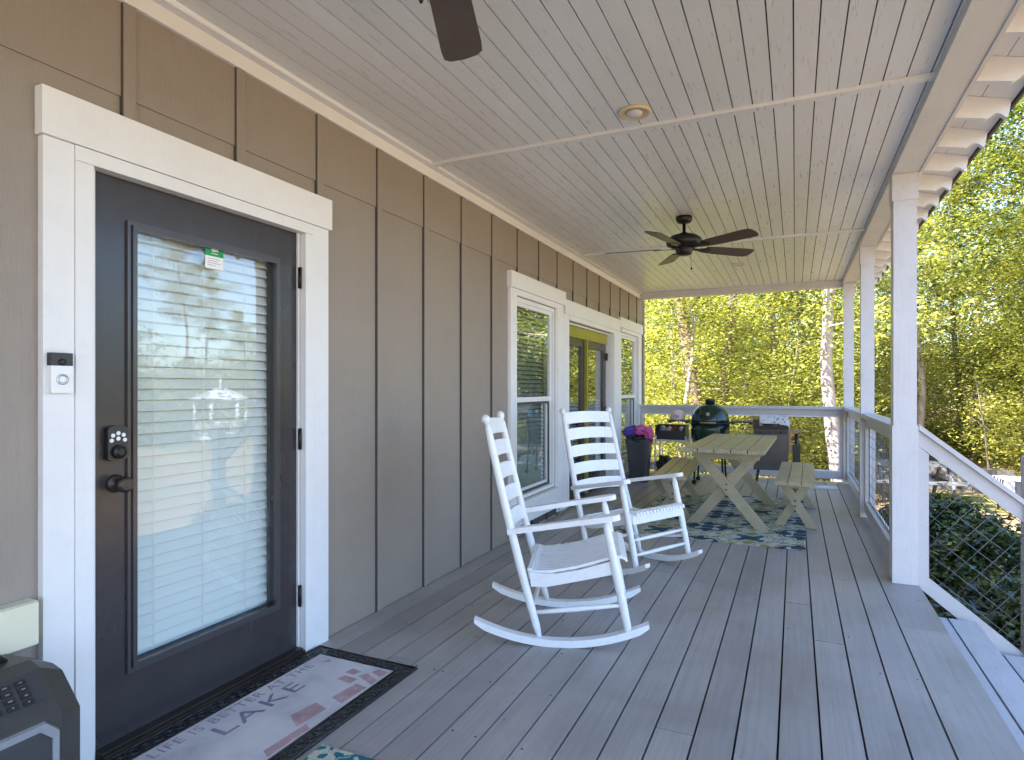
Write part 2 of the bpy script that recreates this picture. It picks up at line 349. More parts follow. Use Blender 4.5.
# ------------------------------------------------------------------ terrain
def gz(x, y):
    r = math.hypot(x, y)
    z = -1.0 + 0.05 * math.sin(x * 0.7 + 1) * math.cos(y * 0.5)
    up = max(0.0, min(1.0, (y / max(abs(x), 0.1) - 1.25) / 0.6)) if x > 0 else 1.0
    if r > 24: z += (min(r, 110) - 24) * 0.085 * up
    if r > 52: z += (min(r, 110) - 52) * 0.10 * (1 - up)
    if x > 6: z -= min(0.9, (x - 6) * 0.07) * (1 - up)
    return z
def grid():
    mb = MB(); xs = sorted(set([-600, -300, -150, -90] + list(range(-60, 101, 2)) + [130, 180, 300, 600]))
    ys = sorted(set([-600, -300, -120, -60, -30] + list(range(-20, 121, 2)) + [150, 200, 300, 600]))
    vs = [[mb.bm.verts.new((x, y, gz(x, y))) for x in xs] for y in ys]
    for j in range(len(ys) - 1):
        for i in range(len(xs) - 1):
            f = mb._face([vs[j][i], vs[j][i + 1], vs[j + 1][i + 1], vs[j + 1][i]]); f.smooth = True
    return mb.build('ground', M['ground'])
tag(grid(), 'leaf covered yard sloping up into the woods', kind='structure')

# ------------------------------------------------------------------ deck floor
W = -2.215
mb = MB(); x = -2.205; pitch = 0.1435
while x < 0.70:
    y = -3.0 - random.random() * 2
    x1 = min(x + pitch - 0.0080, 0.742)
    if x + pitch > 0.66: x1 = 0.742
    while y < 9.66:
        L = random.choice((3.66, 4.27, 4.88, 4.88, 6.1)) * random.uniform(0.9, 1.0)
        y1 = min(y + L, 9.66)
        mb.box(x, x1, y, y1 - 0.0035, -0.032, 0.0 + random.uniform(-0.0008, 0.0008))
        y = y1
    if x1 >= 0.74: break
    x += pitch
deck = mb.build('deck_floor', M['deck'], bevel=0.0055)
tag(deck, 'grey painted board floor of the porch', kind='structure')
mb = MB(); mb.box(-2.2, 0.715, -3.6, 9.64, -0.25, -0.045); mb.box(0.7165, 0.736, -3.6, 9.66, -0.26, -0.035)
sub = mb.build('deck_frame', M['gap'], deck)
# nail heads at some joints
mb = MB(); 
for _ in range(120):
    nx = -2.205 + pitch * random.randrange(0, 21) + random.choice((0.02, 0.118)); ny = round(random.uniform(1.2, 9.4) / 0.406) * 0.406
    mb.box(nx - 0.003, nx + 0.003, ny - 0.003, ny + 0.003, -0.002, 0.0016)
mb.build('nail_heads', M['blackmetal'], deck)

# ------------------------------------------------------------------ house
house = thing('house', 'taupe board and batten house side with white trimmed door and windows', 'house', (W, 4, -1))
HI = Matrix.Translation((-W, -4, 1))
KS = 1.0
def hp(mb, name, mats, parent=None, bevel=0.0):
    sc_ = Matrix.Translation((0, 0, H)) @ Matrix.Diagonal((1, KS, KS, 1)) @ Matrix.Translation((0, 0, -H))
    return mb.build(name, mats, parent or house, bevel, mtx=HI @ sc_)
kz = lambda z: H + (z - H) * 0.985
openings = [(1.335, 2.325, 0.0, 2.075), (4.93 * .985, 5.96 * .985, kz(.29), kz(2.12)), (6.31 * .985, 8.13 * .985, 0.0, kz(2.035)), (8.52 * .985, 9.60 * .985, kz(.29), kz(2.10))]
mb = MB(); ztop = 3.0; y0, y1 = -3.6, 9.90
cur = y0
for a, b, c, d in openings:
    mb.box(W - 0.14, W, cur, a, -0.9, ztop)
    mb.box(W - 0.14, W, a, b, d, ztop); mb.box(W - 0.14, W, a, b, -0.9, c - 0.004)
    cur = b
mb.box(W - 0.14, W, cur, y1, -0.9, ztop)
# end wall, back wall
mb.box(-9.0, W - 0.14, y1 - 0.14, y1, -0.9, 3.3); mb.box(-9.14, -9.0, y0, y1, -0.9, 3.3); mb.box(-9.0, W - 0.14, y0, y0 + 0.14, -0.9, 3.3)
# battens
by = 1.433 - 0.4963 * 10
def wallz(y):
    """free height ranges of the siding at y"""
    r = [(0.002, 2.69)]
    for a, b, c, d in ((1.12, 2.50, -1, 2.268), (4.67, 6.075, 0.03, 2.298), (6.075, 8.30, -1, 2.232), (8.30, 9.65, 0.03, 2.278)):
        if a < y < b: r = [(0.002, c), (d, 2.69)] if c > 0 else [(d, 2.69)]
    return r
while by < 9.75:
    for z0, z1 in wallz(by): mb.box(W + 0.0005, W + 0.018, by, by + 0.045, z0, z1)
    # horizontal sheet joint: a thin lap step between battens
    za = 2.352
    lo, hi = by + 0.0455, by + 0.4963 - 0.0005
    mb.box(W + 0.0003, W + 0.0070, lo, hi, za, 2.69)
    for zn in [0.25 + 0.41 * q for q in range(6)]:
        if any(z0 + 0.03 < zn < z1 - 0.03 for z0, z1 in wallz(by)): mb.box(W + 0.0181, W + 0.0190, by + 0.020, by + 0.0245, zn, zn + 0.0045)
    by += 0.4963
mb.box(W + 0.0003, W + 0.018, 9.80, 9.90, -0.9, 2.69)
hp(mb, 'siding', M['siding'], bevel=0.0015)
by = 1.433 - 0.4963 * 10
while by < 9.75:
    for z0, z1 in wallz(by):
        mb = MB(); mb.box(W + 0.0003, W + 0.0125, by - 0.0037, by - 0.0004, z0, z1); hp(mb, 'batten_shade_line', M['gap'])  # dark strip added beside the batten, stands in for its shaded side edge
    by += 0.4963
mb = MB(); mb.box(W + 0.001, W + 0.024, y0, 9.90, 2.691, 2.755); mb.box(W + 0.001, W + 0.055, y0, 9.5, 2.7565, 2.769)
mb.prism([(W + 0.001, 2.7575), (W + 0.001, 2.752)], 0.0, 'y') if False else None
mb.tube([(W + 0.066, y0, 2.764), (W + 0.066, 9.49, 2.764)], 0.013, 8)
hp(mb, 'frieze_board', M['trimh'], bevel=0.002)
# interior box (dark rooms) behind the openings
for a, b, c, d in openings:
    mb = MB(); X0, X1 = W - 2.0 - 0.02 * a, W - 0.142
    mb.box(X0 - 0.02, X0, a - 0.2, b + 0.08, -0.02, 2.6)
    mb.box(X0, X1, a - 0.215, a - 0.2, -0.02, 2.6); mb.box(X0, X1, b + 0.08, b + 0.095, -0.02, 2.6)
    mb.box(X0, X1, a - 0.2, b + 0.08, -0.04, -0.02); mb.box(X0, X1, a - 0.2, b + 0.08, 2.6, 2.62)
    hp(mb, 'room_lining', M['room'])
# main roof over the house
mb = MB()
mb.prism([(-9.6, 3.1), (-5.7, 4.35), (-2.2, 3.42), (-2.2, 3.32), (-5.7, 4.22), (-9.6, 3.0)], 14.2, 'y', -4.0)
hp(mb, 'roof', M['shingle'])
mb = MB(); mb.prism([(-9.1, 3.1), (-5.7, 4.2), (-2.3, 3.3), (-2.3, 3.0), (-9.1, 3.0)], 0.1, 'y', 9.80)
hp(mb, 'gable', M['siding'])

# entry door casing and door
mb = MB()
mb.box(W + 0.001, W + 0.030, 1.164, 1.258, 0.0, 2.112); mb.box(W + 0.001, W + 0.036, 1.2595, 1.318, 0.0, 2.060)
mb.box(W + 0.001, W + 0.030, 2.375, 2.490, 0.0, 2.112); mb.box(W + 0.001, W + 0.036, 2.322, 2.3735, 0.0, 2.060)
mb.box(W + 0.001, W + 0.036, 1.2595, 2.3735, 2.0615, 2.111); mb.box(W + 0.001, W + 0.042, 1.155, 2.505, 2.1135, 2.268)
hp(mb, 'door_casing', M['trim'], bevel=0.003)
mb = MB(); mb.box(W - 0.13, W - 0.002, 1.337, 1.345, 0.0, 2.065); mb.box(W - 0.13, W - 0.002, 2.310, 2.322, 0.0, 2.065); mb.box(W - 0.13, W - 0.002, 1.337, 2.322, 2.062, 2.072)
hp(mb, 'door_jamb', M['trim'], bevel=0.0015)
mb = MB(); mb.box(W - 0.12, W + 0.045, 1.347, 2.309, 0.001, 0.022); mb.box(W - 0.02, W + 0.030, 1.347, 2.309, 0.0225, 0.030)
hp(mb, 'threshold', M['bronze'], bevel=0.002)
DX = W - 0.012
gy0, gy1, gz0, gz1 = 1.490, 2.166, 0.283, 1.885
mb = MB()
a, b, c, d = 1.346, 2.308, 0.030, 2.060
mb.box(DX - 0.045, DX, a, gy0, c, d); mb.box(DX - 0.045, DX, gy1, b, c, d); mb.box(DX - 0.045, DX, gy0, gy1, c, gz0); mb.box(DX - 0.045, DX, gy0, gy1, gz1, d)
door = hp(mb, 'door', M['door'], bevel=0.001); door['label'] = 'dark charcoal entry door with a full glass light'
mb = MB()
for o_, w_, t_ in ((0.030, 0.014, 0.010), (0.014, 0.016, 0.018)):
    ya, yb, za, zb = gy0 - o_, gy1 + o_, gz0 - o_, gz1 + o_
    mb.box(DX + 0.0004, DX + t_, ya, ya + w_, za, zb); mb.box(DX + 0.0004, DX + t_, yb - w_, yb, za, zb)
    mb.box(DX + 0.0004, DX + t_, ya + w_, yb - w_, za, za + w_); mb.box(DX + 0.0004, DX + t_, ya + w_, yb - w_, zb - w_, zb)
hp(mb, 'glass_moulding', M['mould'], door, bevel=0.004)
mb = MB(); mb.box(DX - 0.006, DX - 0.003, gy0 - 0.0, gy1 + 0.0, gz0, gz1); hp(mb, 'glass_pane', M['glassdoor'], door)
mb = MB(); z = gz0 - 0.01
while z < gz1 + 0.03:
    m_ = Matrix.Translation((DX - 0.060, (gy0 + gy1) / 2, z)) @ Matrix.Rotation(R(54), 4, 'Y')
    mb.box(-0.024, 0.024, -0.36, 0.36, -0.0013, 0.0013, m_); z += 0.0435
for yy in (1.60, 1.82, 2.04): mb.box(DX - 0.0475, DX - 0.0465, yy - 0.0015, yy + 0.0015, gz0 - 0.02, gz1 + 0.02)
hp(mb, 'blind', M['blind'], door)
mb = MB(); mb.box(DX - 0.16, DX - 0.10, 1.40, 2.25, 0.2, 1.95); hp(mb, 'blind_backing', M['blind'], door)
mb = MB()
for hz in (1.84, 1.05, 0.28):
    mb = MB(); mb.box(W + 0.001, W + 0.006, 2.306, 2.317, hz - 0.05, hz + 0.05); mb.tube([(W + 0.009, 2.3125, hz - 0.052), (W + 0.009, 2.3125, hz + 0.052)], 0.007, 10)
    hp(mb, 'hinge', M['blackmetal'], door)
# sticker
mb = MB(); mb.box(DX - 0.0022, DX - 0.0017, 1.795, 1.885, 1.855, 1.903); st = hp(mb, 'sticker', M['green'], door)
mb = MB(); mb.box(DX - 0.0022, DX - 0.0017, 1.795, 1.885, 1.802, 1.8548); 
hp(mb, 'sticker_label', M['white'], door)
mb = MB(); sx_ = DX - 0.0012
mb.prism([(1.822, 1.882), (1.835, 1.892), (1.842, 1.884), (1.856, 1.884), (1.860, 1.878), (1.845, 1.876), (1.832, 1.874)], 0.0004, 'x', sx_)
mb.box(sx_, sx_ + 0.0004, 1.824, 1.856, 1.865, 1.868)
hp(mb, 'sticker_emblem', M['white'], door)
mb = MB()
for i, L in enumerate((0.06, 0.05, 0.064, 0.04)): mb.box(sx_, sx_ + 0.0004, 1.806, 1.806 + L, 1.843 - i * 0.009, 1.845 - i * 0.009)
hp(mb, 'sticker_small_print', M['grey'], door)
# keypad lock and knob
mb = MB(); pts = []
cyk, czk = 1.416, 1.100
for k in range(9):
    t = math.pi * k / 8; pts.append((cyk + 0.034 * math.cos(t) if False else cyk + 0.036 * math.cos(t), czk + 0.052 + 0.014 * math.sin(t)))
pts += [(cyk - 0.036, czk - 0.052), (cyk - 0.022, czk - 0.060), (cyk + 0.022, czk - 0.060), (cyk + 0.036, czk - 0.052)]
mb.prism(pts, 0.024, 'x', DX + 0.0005)
lock = hp(mb, 'keypad_lock', M['black'], door, bevel=0.003)
mb = MB(); my = lambda y, z, x=DX + 0.0245: Matrix.Translation((x, y, z)) @ Matrix.Rotation(R(90), 4, 'Y')
for dy, dz in ((0, 0.038), (-0.019, 0.031), (0.019, 0.031), (0, 0.019), (-0.024, 0.013), (0.024, 0.013)):
    mb.lathe([(0.0075, 0), (0.0075, 0.002), (0.006, 0.003)], 14, my(cyk + dy, czk + dz))
hp(mb, 'keypad_buttons', M['white'], door)
mb = MB(); mb.lathe([(0.025, 0), (0.024, 0.012), (0.020, 0.016), (0.013, 0.016), (0.012, 0.020)], 24, my(cyk, czk - 0.028)); hp(mb, 'lock_cylinder', M['blackmetal'], door)
mb = MB(); mb.lathe([(0.033, 0), (0.033, 0.004), (0.026, 0.010), (0.013, 0.013), (0.012, 0.035), (0.024, 0.043), (0.029, 0.055), (0.027, 0.066), (0.018, 0.072)], 28, my(1.420, 0.956, DX + 0.0005))
hp(mb, 'door_knob', M['bronze'], door)

# double hung windows
KS = 0.985
def window(ya, yb, za, zb, zm):
    fr = MB()
    fx0, fx1 = W - 0.10, W - 0.004
    fr.box(fx0, fx1, ya, ya + 0.03, za, zb); fr.box(fx0, fx1, yb - 0.03, yb, za, zb)
    fr.box(fx0, fx1, ya + 0.03, yb - 0.03, zb - 0.04, zb); fr.box(fx0, fx1 + 0.01, ya + 0.03, yb - 0.03, za, za + 0.03)
    # stepped track at the far side
    fr.box(fx0, fx1 - 0.035, yb - 0.06, yb - 0.0305, za + 0.03, zb - 0.04)
    win = hp(fr, 'window', M['trim'], bevel=0.002)
    s = MB(); sx0, sx1 = W - 0.075, W - 0.045
    A, B = ya + 0.031, yb - 0.061
    def sash(x0, x1, z0, z1, w=0.035):
        s.box(x0, x1, A, A + w, z0, z1); s.box(x0, x1, B - w, B, z0, z1)
        s.box(x0, x1, A + w, B - w, z0, z0 + w + 0.01); s.box(x0, x1, A + w, B - w, z1 - w, z1)
    sash(sx0 + 0.03, sx1 + 0.03, zm - 0.02, zb - 0.041); sash(sx0 - 0.002, sx1 - 0.002, za + 0.031, zm + 0.02)
    hp(s, 'sash', M['trim'], win, bevel=0.002)
    g = MB(); g.box(sx0 + 0.046, sx0 + 0.049, A + 0.036, B - 0.036, zm + 0.026, zb - 0.077); g.box(sx0 + 0.012, sx0 + 0.015, A + 0.036, B - 0.036, za + 0.077, zm - 0.016)
    hp(g, 'pane', M['glasswin'], win)
    sc = MB(); x0, x1 = sx1 + 0.003, sx1 + 0.014
    sc.box(x0, x1, A + 0.002, A + 0.022, za + 0.032, zm - 0.022); sc.box(x0, x1, B - 0.034, B - 0.012, za + 0.032, zm - 0.022)
    sc.box(x0, x1, A + 0.022, B - 0.034, zm - 0.044, zm - 0.022); sc.box(x0, x1, A + 0.022, B - 0.034, za + 0.032, za + 0.052)
    hp(sc, 'screen_frame', M['greymetal'], win)
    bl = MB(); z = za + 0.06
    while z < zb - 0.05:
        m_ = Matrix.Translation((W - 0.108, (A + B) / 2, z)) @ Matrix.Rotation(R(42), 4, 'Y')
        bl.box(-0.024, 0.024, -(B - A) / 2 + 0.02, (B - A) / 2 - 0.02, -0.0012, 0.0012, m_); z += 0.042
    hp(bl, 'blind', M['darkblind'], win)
    return win
w1 = window(4.935, 5.955, 0.295, 2.115, 1.19)
w3 = window(8.525, 9.595, 0.295, 2.095, 1.17)
# window and french door casings
mb = MB()
mb.box(W + 0.001, W + 0.030, 4.80, 4.933, 0.285, 2.17); mb.box(W + 0.001, W + 0.030, 5.957, 6.125, 0.02, 2.17)
mb.box(W + 0.001, W + 0.030, 4.9335, 5.9565, 2.119, 2.1695)
mb.box(W + 0.001, W + 0.045, 4.785, 6.165, 2.1715, 2.312)
mb.box(W + 0.001, W + 0.055, 4.79, 5.956, 0.238, 0.284); mb.box(W + 0.001, W + 0.030, 4.80, 5.956, 0.075, 0.237)
mb.box(W + 0.001, W + 0.032, 6.1265, 6.308, 0.02, 2.09)
mb.box(W + 0.001, W + 0.040, 6.1685, 8.43, 2.091, 2.245)
mb.box(W + 0.001, W + 0.036, 6.3085, 8.135, 2.037, 2.0895)
mb.box(W + 0.001, W + 0.032, 8.1365, 8.345, 0.02, 2.09); mb.box(W + 0.001, W + 0.028, 8.346, 8.522, 0.285, 2.09)
mb.box(W + 0.001, W + 0.030, 9.598, 9.76, 0.285, 2.15); mb.box(W + 0.001, W + 0.030, 8.5225, 9.5975, 2.0975, 2.1495)
mb.box(W + 0.001, W + 0.045, 8.432, 9.80, 2.151, 2.292)
mb.box(W + 0.001, W + 0.055, 8.40, 9.78, 0.238, 0.284); mb.box(W + 0.001, W + 0.030, 8.41, 9.76, 0.075, 0.237)
hp(mb, 'window_casing', M['trim'], bevel=0.0025)
mb = MB(); mb.box(W + 0.001, W + 0.012, 4.80, 6.12, 0.006, 0.070)
for yy in (4.95, 5.30, 5.66, 5.98): mb.box(W + 0.0125, W + 0.03, yy, yy + 0.03, 0.004, 0.070)
hp(mb, 'flashing', M['gap'])
# white corner board
# french doors
mb = MB(); mb.box(W - 0.13, W - 0.002, 6.312, 6.335, 0.0, 2.033); mb.box(W - 0.13, W - 0.002, 8.105, 8.128, 0.0, 2.033); mb.box(W - 0.13, W - 0.03, 6.336, 8.104, 2.012, 2.033)
hp(mb, 'door_jamb', M['trim'], bevel=0.0015)
mb = MB(); mb.box(W - 0.075, W - 0.060, 6.336, 8.104, 1.885, 2.011); mb.box(W - 0.085, W - 0.045, 7.175, 7.225, 0.02, 1.884)
hp(mb, 'door_header', M['lime'], bevel=0.002)
def fdoor(a, b):
    m = MB(); x0, x1 = W - 0.115, W - 0.076; g0, g1, z0, z1 = a + 0.105, b - 0.105, 0.30, 1.79
    m.box(x0, x1, a, g0, 0.02, 1.884); m.box(x0, x1, g1, b, 0.02, 1.884); m.box(x0, x1, g0, g1, 0.02, z0); m.box(x0, x1, g0, g1, z1, 1.884)
    d_ = hp(m, 'door', M['door'], bevel=0.003)
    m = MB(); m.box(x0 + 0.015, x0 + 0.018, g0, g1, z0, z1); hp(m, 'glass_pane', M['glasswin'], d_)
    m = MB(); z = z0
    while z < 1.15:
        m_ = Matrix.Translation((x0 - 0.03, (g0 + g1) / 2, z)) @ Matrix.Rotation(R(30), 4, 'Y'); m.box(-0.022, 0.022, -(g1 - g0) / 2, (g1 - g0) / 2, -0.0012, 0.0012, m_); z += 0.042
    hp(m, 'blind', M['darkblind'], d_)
    return d_
f1 = fdoor(6.340, 7.170); f2 = fdoor(7.230, 8.100)
mb = MB(); mb.lathe([(0.026, 0), (0.026, 0.006), (0.012, 0.01), (0.011, 0.035), (0.026, 0.045), (0.024, 0.062), (0.012, 0.066)], 20, my(7.105, 0.95, W - 0.0755)); hp(mb, 'door_knob', M['bronze'], f1)
mb = MB()
for hz in (1.72, 1.0):
    mb = MB(); mb.tube([(W - 0.06, 8.100, hz - 0.05), (W - 0.06, 8.100, hz + 0.05)], 0.012, 8)
    hp(mb, 'hinge', M['blackmetal'], f2)
KS = 1.0

# ------------------------------------------------------------------ small things on the wall
t = thing('doorbell', 'white video doorbell with black camera head on the door casing', 'doorbell', (W + 0.031, 1.207, 1.350))
mb = MB(); mb.box(0, 0.024, -0.033, 0.033, -0.066, 0.022); mb.build('housing', M['white'], t, bevel=0.003)
mb = MB(); mb.box(0, 0.0235, -0.0325, 0.0325, 0.0225, 0.064); mb.build('camera_head', M['black'], t, bevel=0.003)
mb = MB(); mx = lambda y, z, x: Matrix.Translation((x, y, z)) @ Matrix.Rotation(R(90), 4, 'Y')
mb.lathe([(0.011, 0), (0.011, 0.003), (0.006, 0.005)], 20, mx(0, 0.034, 0.0238)); mb.build('camera_lens', M['blackmetal'], t)
mb = MB(); mb.lathe([(0.0175, 0), (0.0175, 0.003), (0.012, 0.0035), (0.012, 0.001)], 28, mx(0, -0.022, 0.0243)); mb.build('button_ring', M['silver'], t)
mb = MB(); mb.lathe([(0.0115, 0), (0.0112, 0.003), (0.008, 0.0035)], 24, mx(0, -0.022, 0.0245)); mb.build('button', M['white'], t)

t = thing('outlet_cover', 'cream weatherproof outlet cover on the wall left of the door', 'outlet cover', (W + 0.001, 1.062, 0.565))
mb = MB(); mb.box(0, 0.05, -0.075, 0.075, -0.07, 0.068); mb.build('box', M['cream'], t, bevel=0.004)
mb = MB(); mb.box(0.0505, 0.060, -0.070, 0.073, -0.064, 0.066); mb.build('lid', M['cream'], t, bevel=0.006)
mb = MB(); mb.tube([(0.061, -0.04, 0.0), (0.061, -0.035, 0.03), (0.061, -0.038, -0.03)], 0.003, 8); mb.build('latch', M['grey'], t)

# ------------------------------------------------------------------ porch roof
CZ = 2.77
pr = thing('porch_roof', 'grey plank porch ceiling with white beam and open rafter tails', 'porch roof', (0, 4, CZ))
PI_ = Matrix.Translation((0, -4, -CZ))
def pp(mb, name, mats, bevel=0.0, parent=None): return mb.build(name, mats, parent or pr, bevel, mtx=PI_)
mb = MB()
segs = [(-3.6, 0.36), (0.40, 3.425), (3.465, 6.485), (6.525, 9.47)]
for a, b in segs:
    x = W + 0.078; off = random.uniform(0, 0.02)
    x0 = x
    while x < 0.60:
        x1 = min(x + 0.0912, 0.600)
        if x1 - x > 0.02: mb.box(x, x1, a, b, CZ, CZ + 0.012)
        x += 0.0970
pp(mb, 'ceiling', M['ceil'], bevel=0.0028)
mb = MB(); mb.box(W, 0.60, -3.6, 9.62, CZ + 0.0125, CZ + 0.03); pp(mb, 'ceiling_backing', M['gap'])
for yb in (0.38, 3.445, 6.505):
    mb = MB(); mb.box(W + 0.08, 0.598, yb - 0.024, yb + 0.024, CZ - 0.020, CZ - 0.0005); pp(mb, 'ceiling_batten', M['ceil'], 0.002)
mb = MB(); mb.box(W + 0.03, 0.60, 9.475, 9.51, CZ - 0.02, CZ + 0.0); mb.box(W + 0.03, 0.60, 9.512, 9.545, CZ - 0.045, CZ)
mb.box(W + 0.03, 0.60, 9.547, 9.63, CZ - 0.09, CZ + 0.05)
pp(mb, 'header', M['beam'], 0.002)
mb = MB(); BX0, BX1 = 0.590, 0.742
for a, b in ((-3.6, 4.30), (4.303, 9.63)):
    mb.box(BX0, BX1, a, b, 2.722, 2.99)
    mb.box(BX1 + 0.0002, BX1 + 0.018, a, b, 2.716, 2.99)
pp(mb, 'beam', M['beam'], 0.003)
# rafters with shaped tails
def tail():
    p = [(0.762, 2.722), (0.90, 2.692)]
    for k in range(7):
        u = k / 6; p.append((0.90 + 0.085 * u, 2.692 + 0.026 * math.sin(u * math.pi) * (1 if u < .6 else 1) - 0.012 * u))
    p += [(0.992, 2.70), (0.999, 2.745), (1.0, 2.775), (0.762, 2.840)]
    return p
ry = 3.487 - 0.4267 * 16
rp = tail()
while ry < 9.7:
    mb = MB(); mb.prism(rp, 0.038, 'y', ry); pp(mb, 'rafter', M['trim'], 0.0015); ry += 0.4267
# roof boards above rafters, run along the eave
mb = MB(); dz = (2.840 - 2.775) / (1.0 - 0.762)
xa = 0.60
while xa < 1.00:
    xb = min(xa + 0.140, 1.018); z0 = 2.842 - (xa - 0.762) * dz; z1 = 2.842 - (xb - 0.762) * dz
    mb.prism([(xa, z0), (xb - 0.004, z1), (xb - 0.004, z1 + 0.016), (xa, z0 + 0.016)], 13.3, 'y', -3.6); xa = xb
pp(mb, 'roof_boards', M['trimh'])
mb = MB(); mb.box(1.0185, 1.030, -3.7, 9.85, 2.752, 2.812); pp(mb, 'drip_edge', M['blackmetal'])
mb = MB(); mb.prism([(1.045, 2.790), (1.045, 2.822), (-2.3, 3.50), (-2.3, 3.44), (0.6, 2.908)], 13.6, 'y', -3.75); pp(mb, 'roof_cover', M['shingle'])
mb = MB(); mb.box(W, 0.59, 9.50, 9.60, 2.825, 2.86); mb.prism([(W, 2.80), (0.58, 2.80), (0.58, 2.90), (W, 3.40)], 0.04, 'y', 9.56); pp(mb, 'gable_board', M['siding'])

# posts
def post(y0, lab, w=0.146, low=1.05, group='porch posts'):
    t = thing('porch_post', lab, 'post', (BX0 + 0.073, y0, 0), group=group)
    h = w / 2
    mb = MB(); mb.box(-h + 0.007, h - 0.007, 0.007, w - 0.007, 0.001, 2.7215); mb.build('shaft', M['post'], t, bevel=0.003)
    for z0, z1, nm in ((0.0015, low, 'base_cladding'), (2.545, 2.7205, 'top_cladding')):
        mb = MB()
        mb.box(-h - 0.001, h + 0.001, -0.002, 0.0065, z0, z1); mb.box(-h - 0.001, h + 0.001, w - 0.0065, w + 0.002, z0, z1)
        mb.box(-h - 0.001, -h + 0.0065, 0.0067, w - 0.0067, z0, z1); mb.box(h - 0.0065, h + 0.001, 0.0067, w - 0.0067, z0, z1)
        mb.build(nm, M['post'], t, bevel=0.002)
    return t
post(4.79, 'white porch post nearest the camera at the head of the stairs')
post(7.10, 'white porch post midway along the right railing', 0.132)
post(9.46, 'white porch post at the far corner where the railings meet', 0.132)
post(-0.9, 'white porch post behind the camera beside the stair opening')

# railings with square wire mesh
def railing(name, lab, p, q, cat='railing', group='wire mesh railings'):
    """straight railing from p to q (xy)"""
    p, q = Vector((*p, 0)), Vector((*q, 0)); L = (q - p).length; a = math.atan2(q.y - p.y, q.x - p.x)
    t = thing(name, lab, cat, p, a, group)
    mb = MB(); mb.box(0, L, -0.068, 0.068, 1.006, 1.044); mb.build('cap_rail', M['rail'], t, bevel=0.004)
    mb = MB(); mb.box(0, L, -0.019, 0.019, 0.915, 1.005); mb.build('top_rail', M['rail'], t, bevel=0.003)
    mb = MB(); mb.box(0, L, -0.032, 0.032, 0.055, 0.155); mb.build('bottom_rail', M['rail'], t, bevel=0.003)
    for xx in (0.0, L - 0.04):
        mb = MB(); mb.box(xx, xx + 0.04, -0.03, 0.03, 0.1555, 0.9145); mb.build('stile', M['rail'], t, bevel=0.002)
    mb = MB(); n = int(round((L - 0.08) / 0.1016))
    for i in range(1, n): 
        xx = 0.04 + (L - 0.08) * i / n; mb.tube([(xx, 0, 0.156), (xx, 0, 0.914)], 0.0023, 5)
    for k in range(1, 8):
        zz = 0.1555 + 0.759 * k / 8; mb.tube([(0.041, 0.0046, zz), (L - 0.041, 0.0046, zz)], 0.0023, 5)
    # thin frame strips holding the mesh
    mb.mi = 0
    mb.build('wire_mesh', M['wire'], t)
    mb = MB()
    for z0, z1 in ((0.156, 0.172), (0.898, 0.914)): mb.box(0.041, L - 0.041, 0.008, 0.024, z0, z1)
    for x0, x1 in ((0.041, 0.056), (L - 0.056, L - 0.041)): mb.box(x0, x1, 0.008, 0.024, 0.1725, 0.8975)
    mb.build('mesh_bead', M['trim'], t, bevel=0.001)
    return t
RX = 0.668
railing('porch_railing', 'right side railing between the near post and the middle post', (RX, 7.098), (RX, 4.940))
railing('porch_railing', 'right side railing between the middle post and the far corner post', (RX, 9.458), (RX, 7.236))
railing('porch_railing', 'far end railing across the porch behind the grills', (0.596, 9.53), (-2.19, 9.53))

# ------------------------------------------------------------------ stairs and stair railing
t = thing('porch_stairs', 'grey painted wooden steps leading down to the yard on the right', 'stairs', (0.74, 3.6, -1.0))
SI = Matrix.Translation((-0.74, -3.6, 1.0))
for k in range(1, 5):
    z = -0.18 * k; xa = 0.745 + 0.285 * (k - 1)
    mb = MB(); mb.box(xa - 0.0, xa + 0.140, 2.2, 4.77, z - 0.032, z); mb.box(xa + 0.151, xa + 0.298, 2.2, 4.77, z - 0.032, z); mb.build('tread', M['tread'], t, 0.004, mtx=SI)
for yy in (2.3, 3.5, 4.70):
    mb = MB(); pts = [(0.74, -0.20)]
    for k in range(1, 5):
        z = -0.18 * k - 0.034; xa = 0.742 + 0.285 * (k - 1); pts += [(xa, z), (xa + 0.28, z)]
    pts += [(0.745 + 0.285 * 4, -1.0), (1.55, -1.0), (0.74, -0.45)]
    mb.prism(pts, 0.038, 'y', yy); mb.build('stringer', M['gap'], t, mtx=SI)
t = thing('stair_railing', 'white sloping stair railing with diamond wire mesh right of the near post', 'railing', (0.74, 4.855, 0))
sl = -0.815; NX = 0.562
def srail(z0, z1, w, nm, m_, extra=0.0):
    mb = MB(); mb.prism([(0.004, z0), (NX, z0 + sl * NX), (NX, z1 + sl * NX), (0.004, z1)], w, 'y', -w / 2); mb.build(nm, m_, t, bevel=0.003)
srail(0.915, 1.022, 0.040, 'top_rail', M['rail']); srail(1.0235, 1.060, 0.10, 'cap_rail', M['rail']); srail(-0.020, 0.092, 0.040, 'bottom_rail', M['rail'])
mb = MB(); mb.prism([(0.004, 0.094), (0.062, 0.094 + sl * 0.062), (0.062, 0.913 + sl * 0.062), (0.004, 0.913)], 0.04, 'y', -0.02); mb.build('stile', M['rail'], t, bevel=0.002)
mb = MB(); th = math.atan(sl); c_, s_ = math.cos(th), math.sin(th)
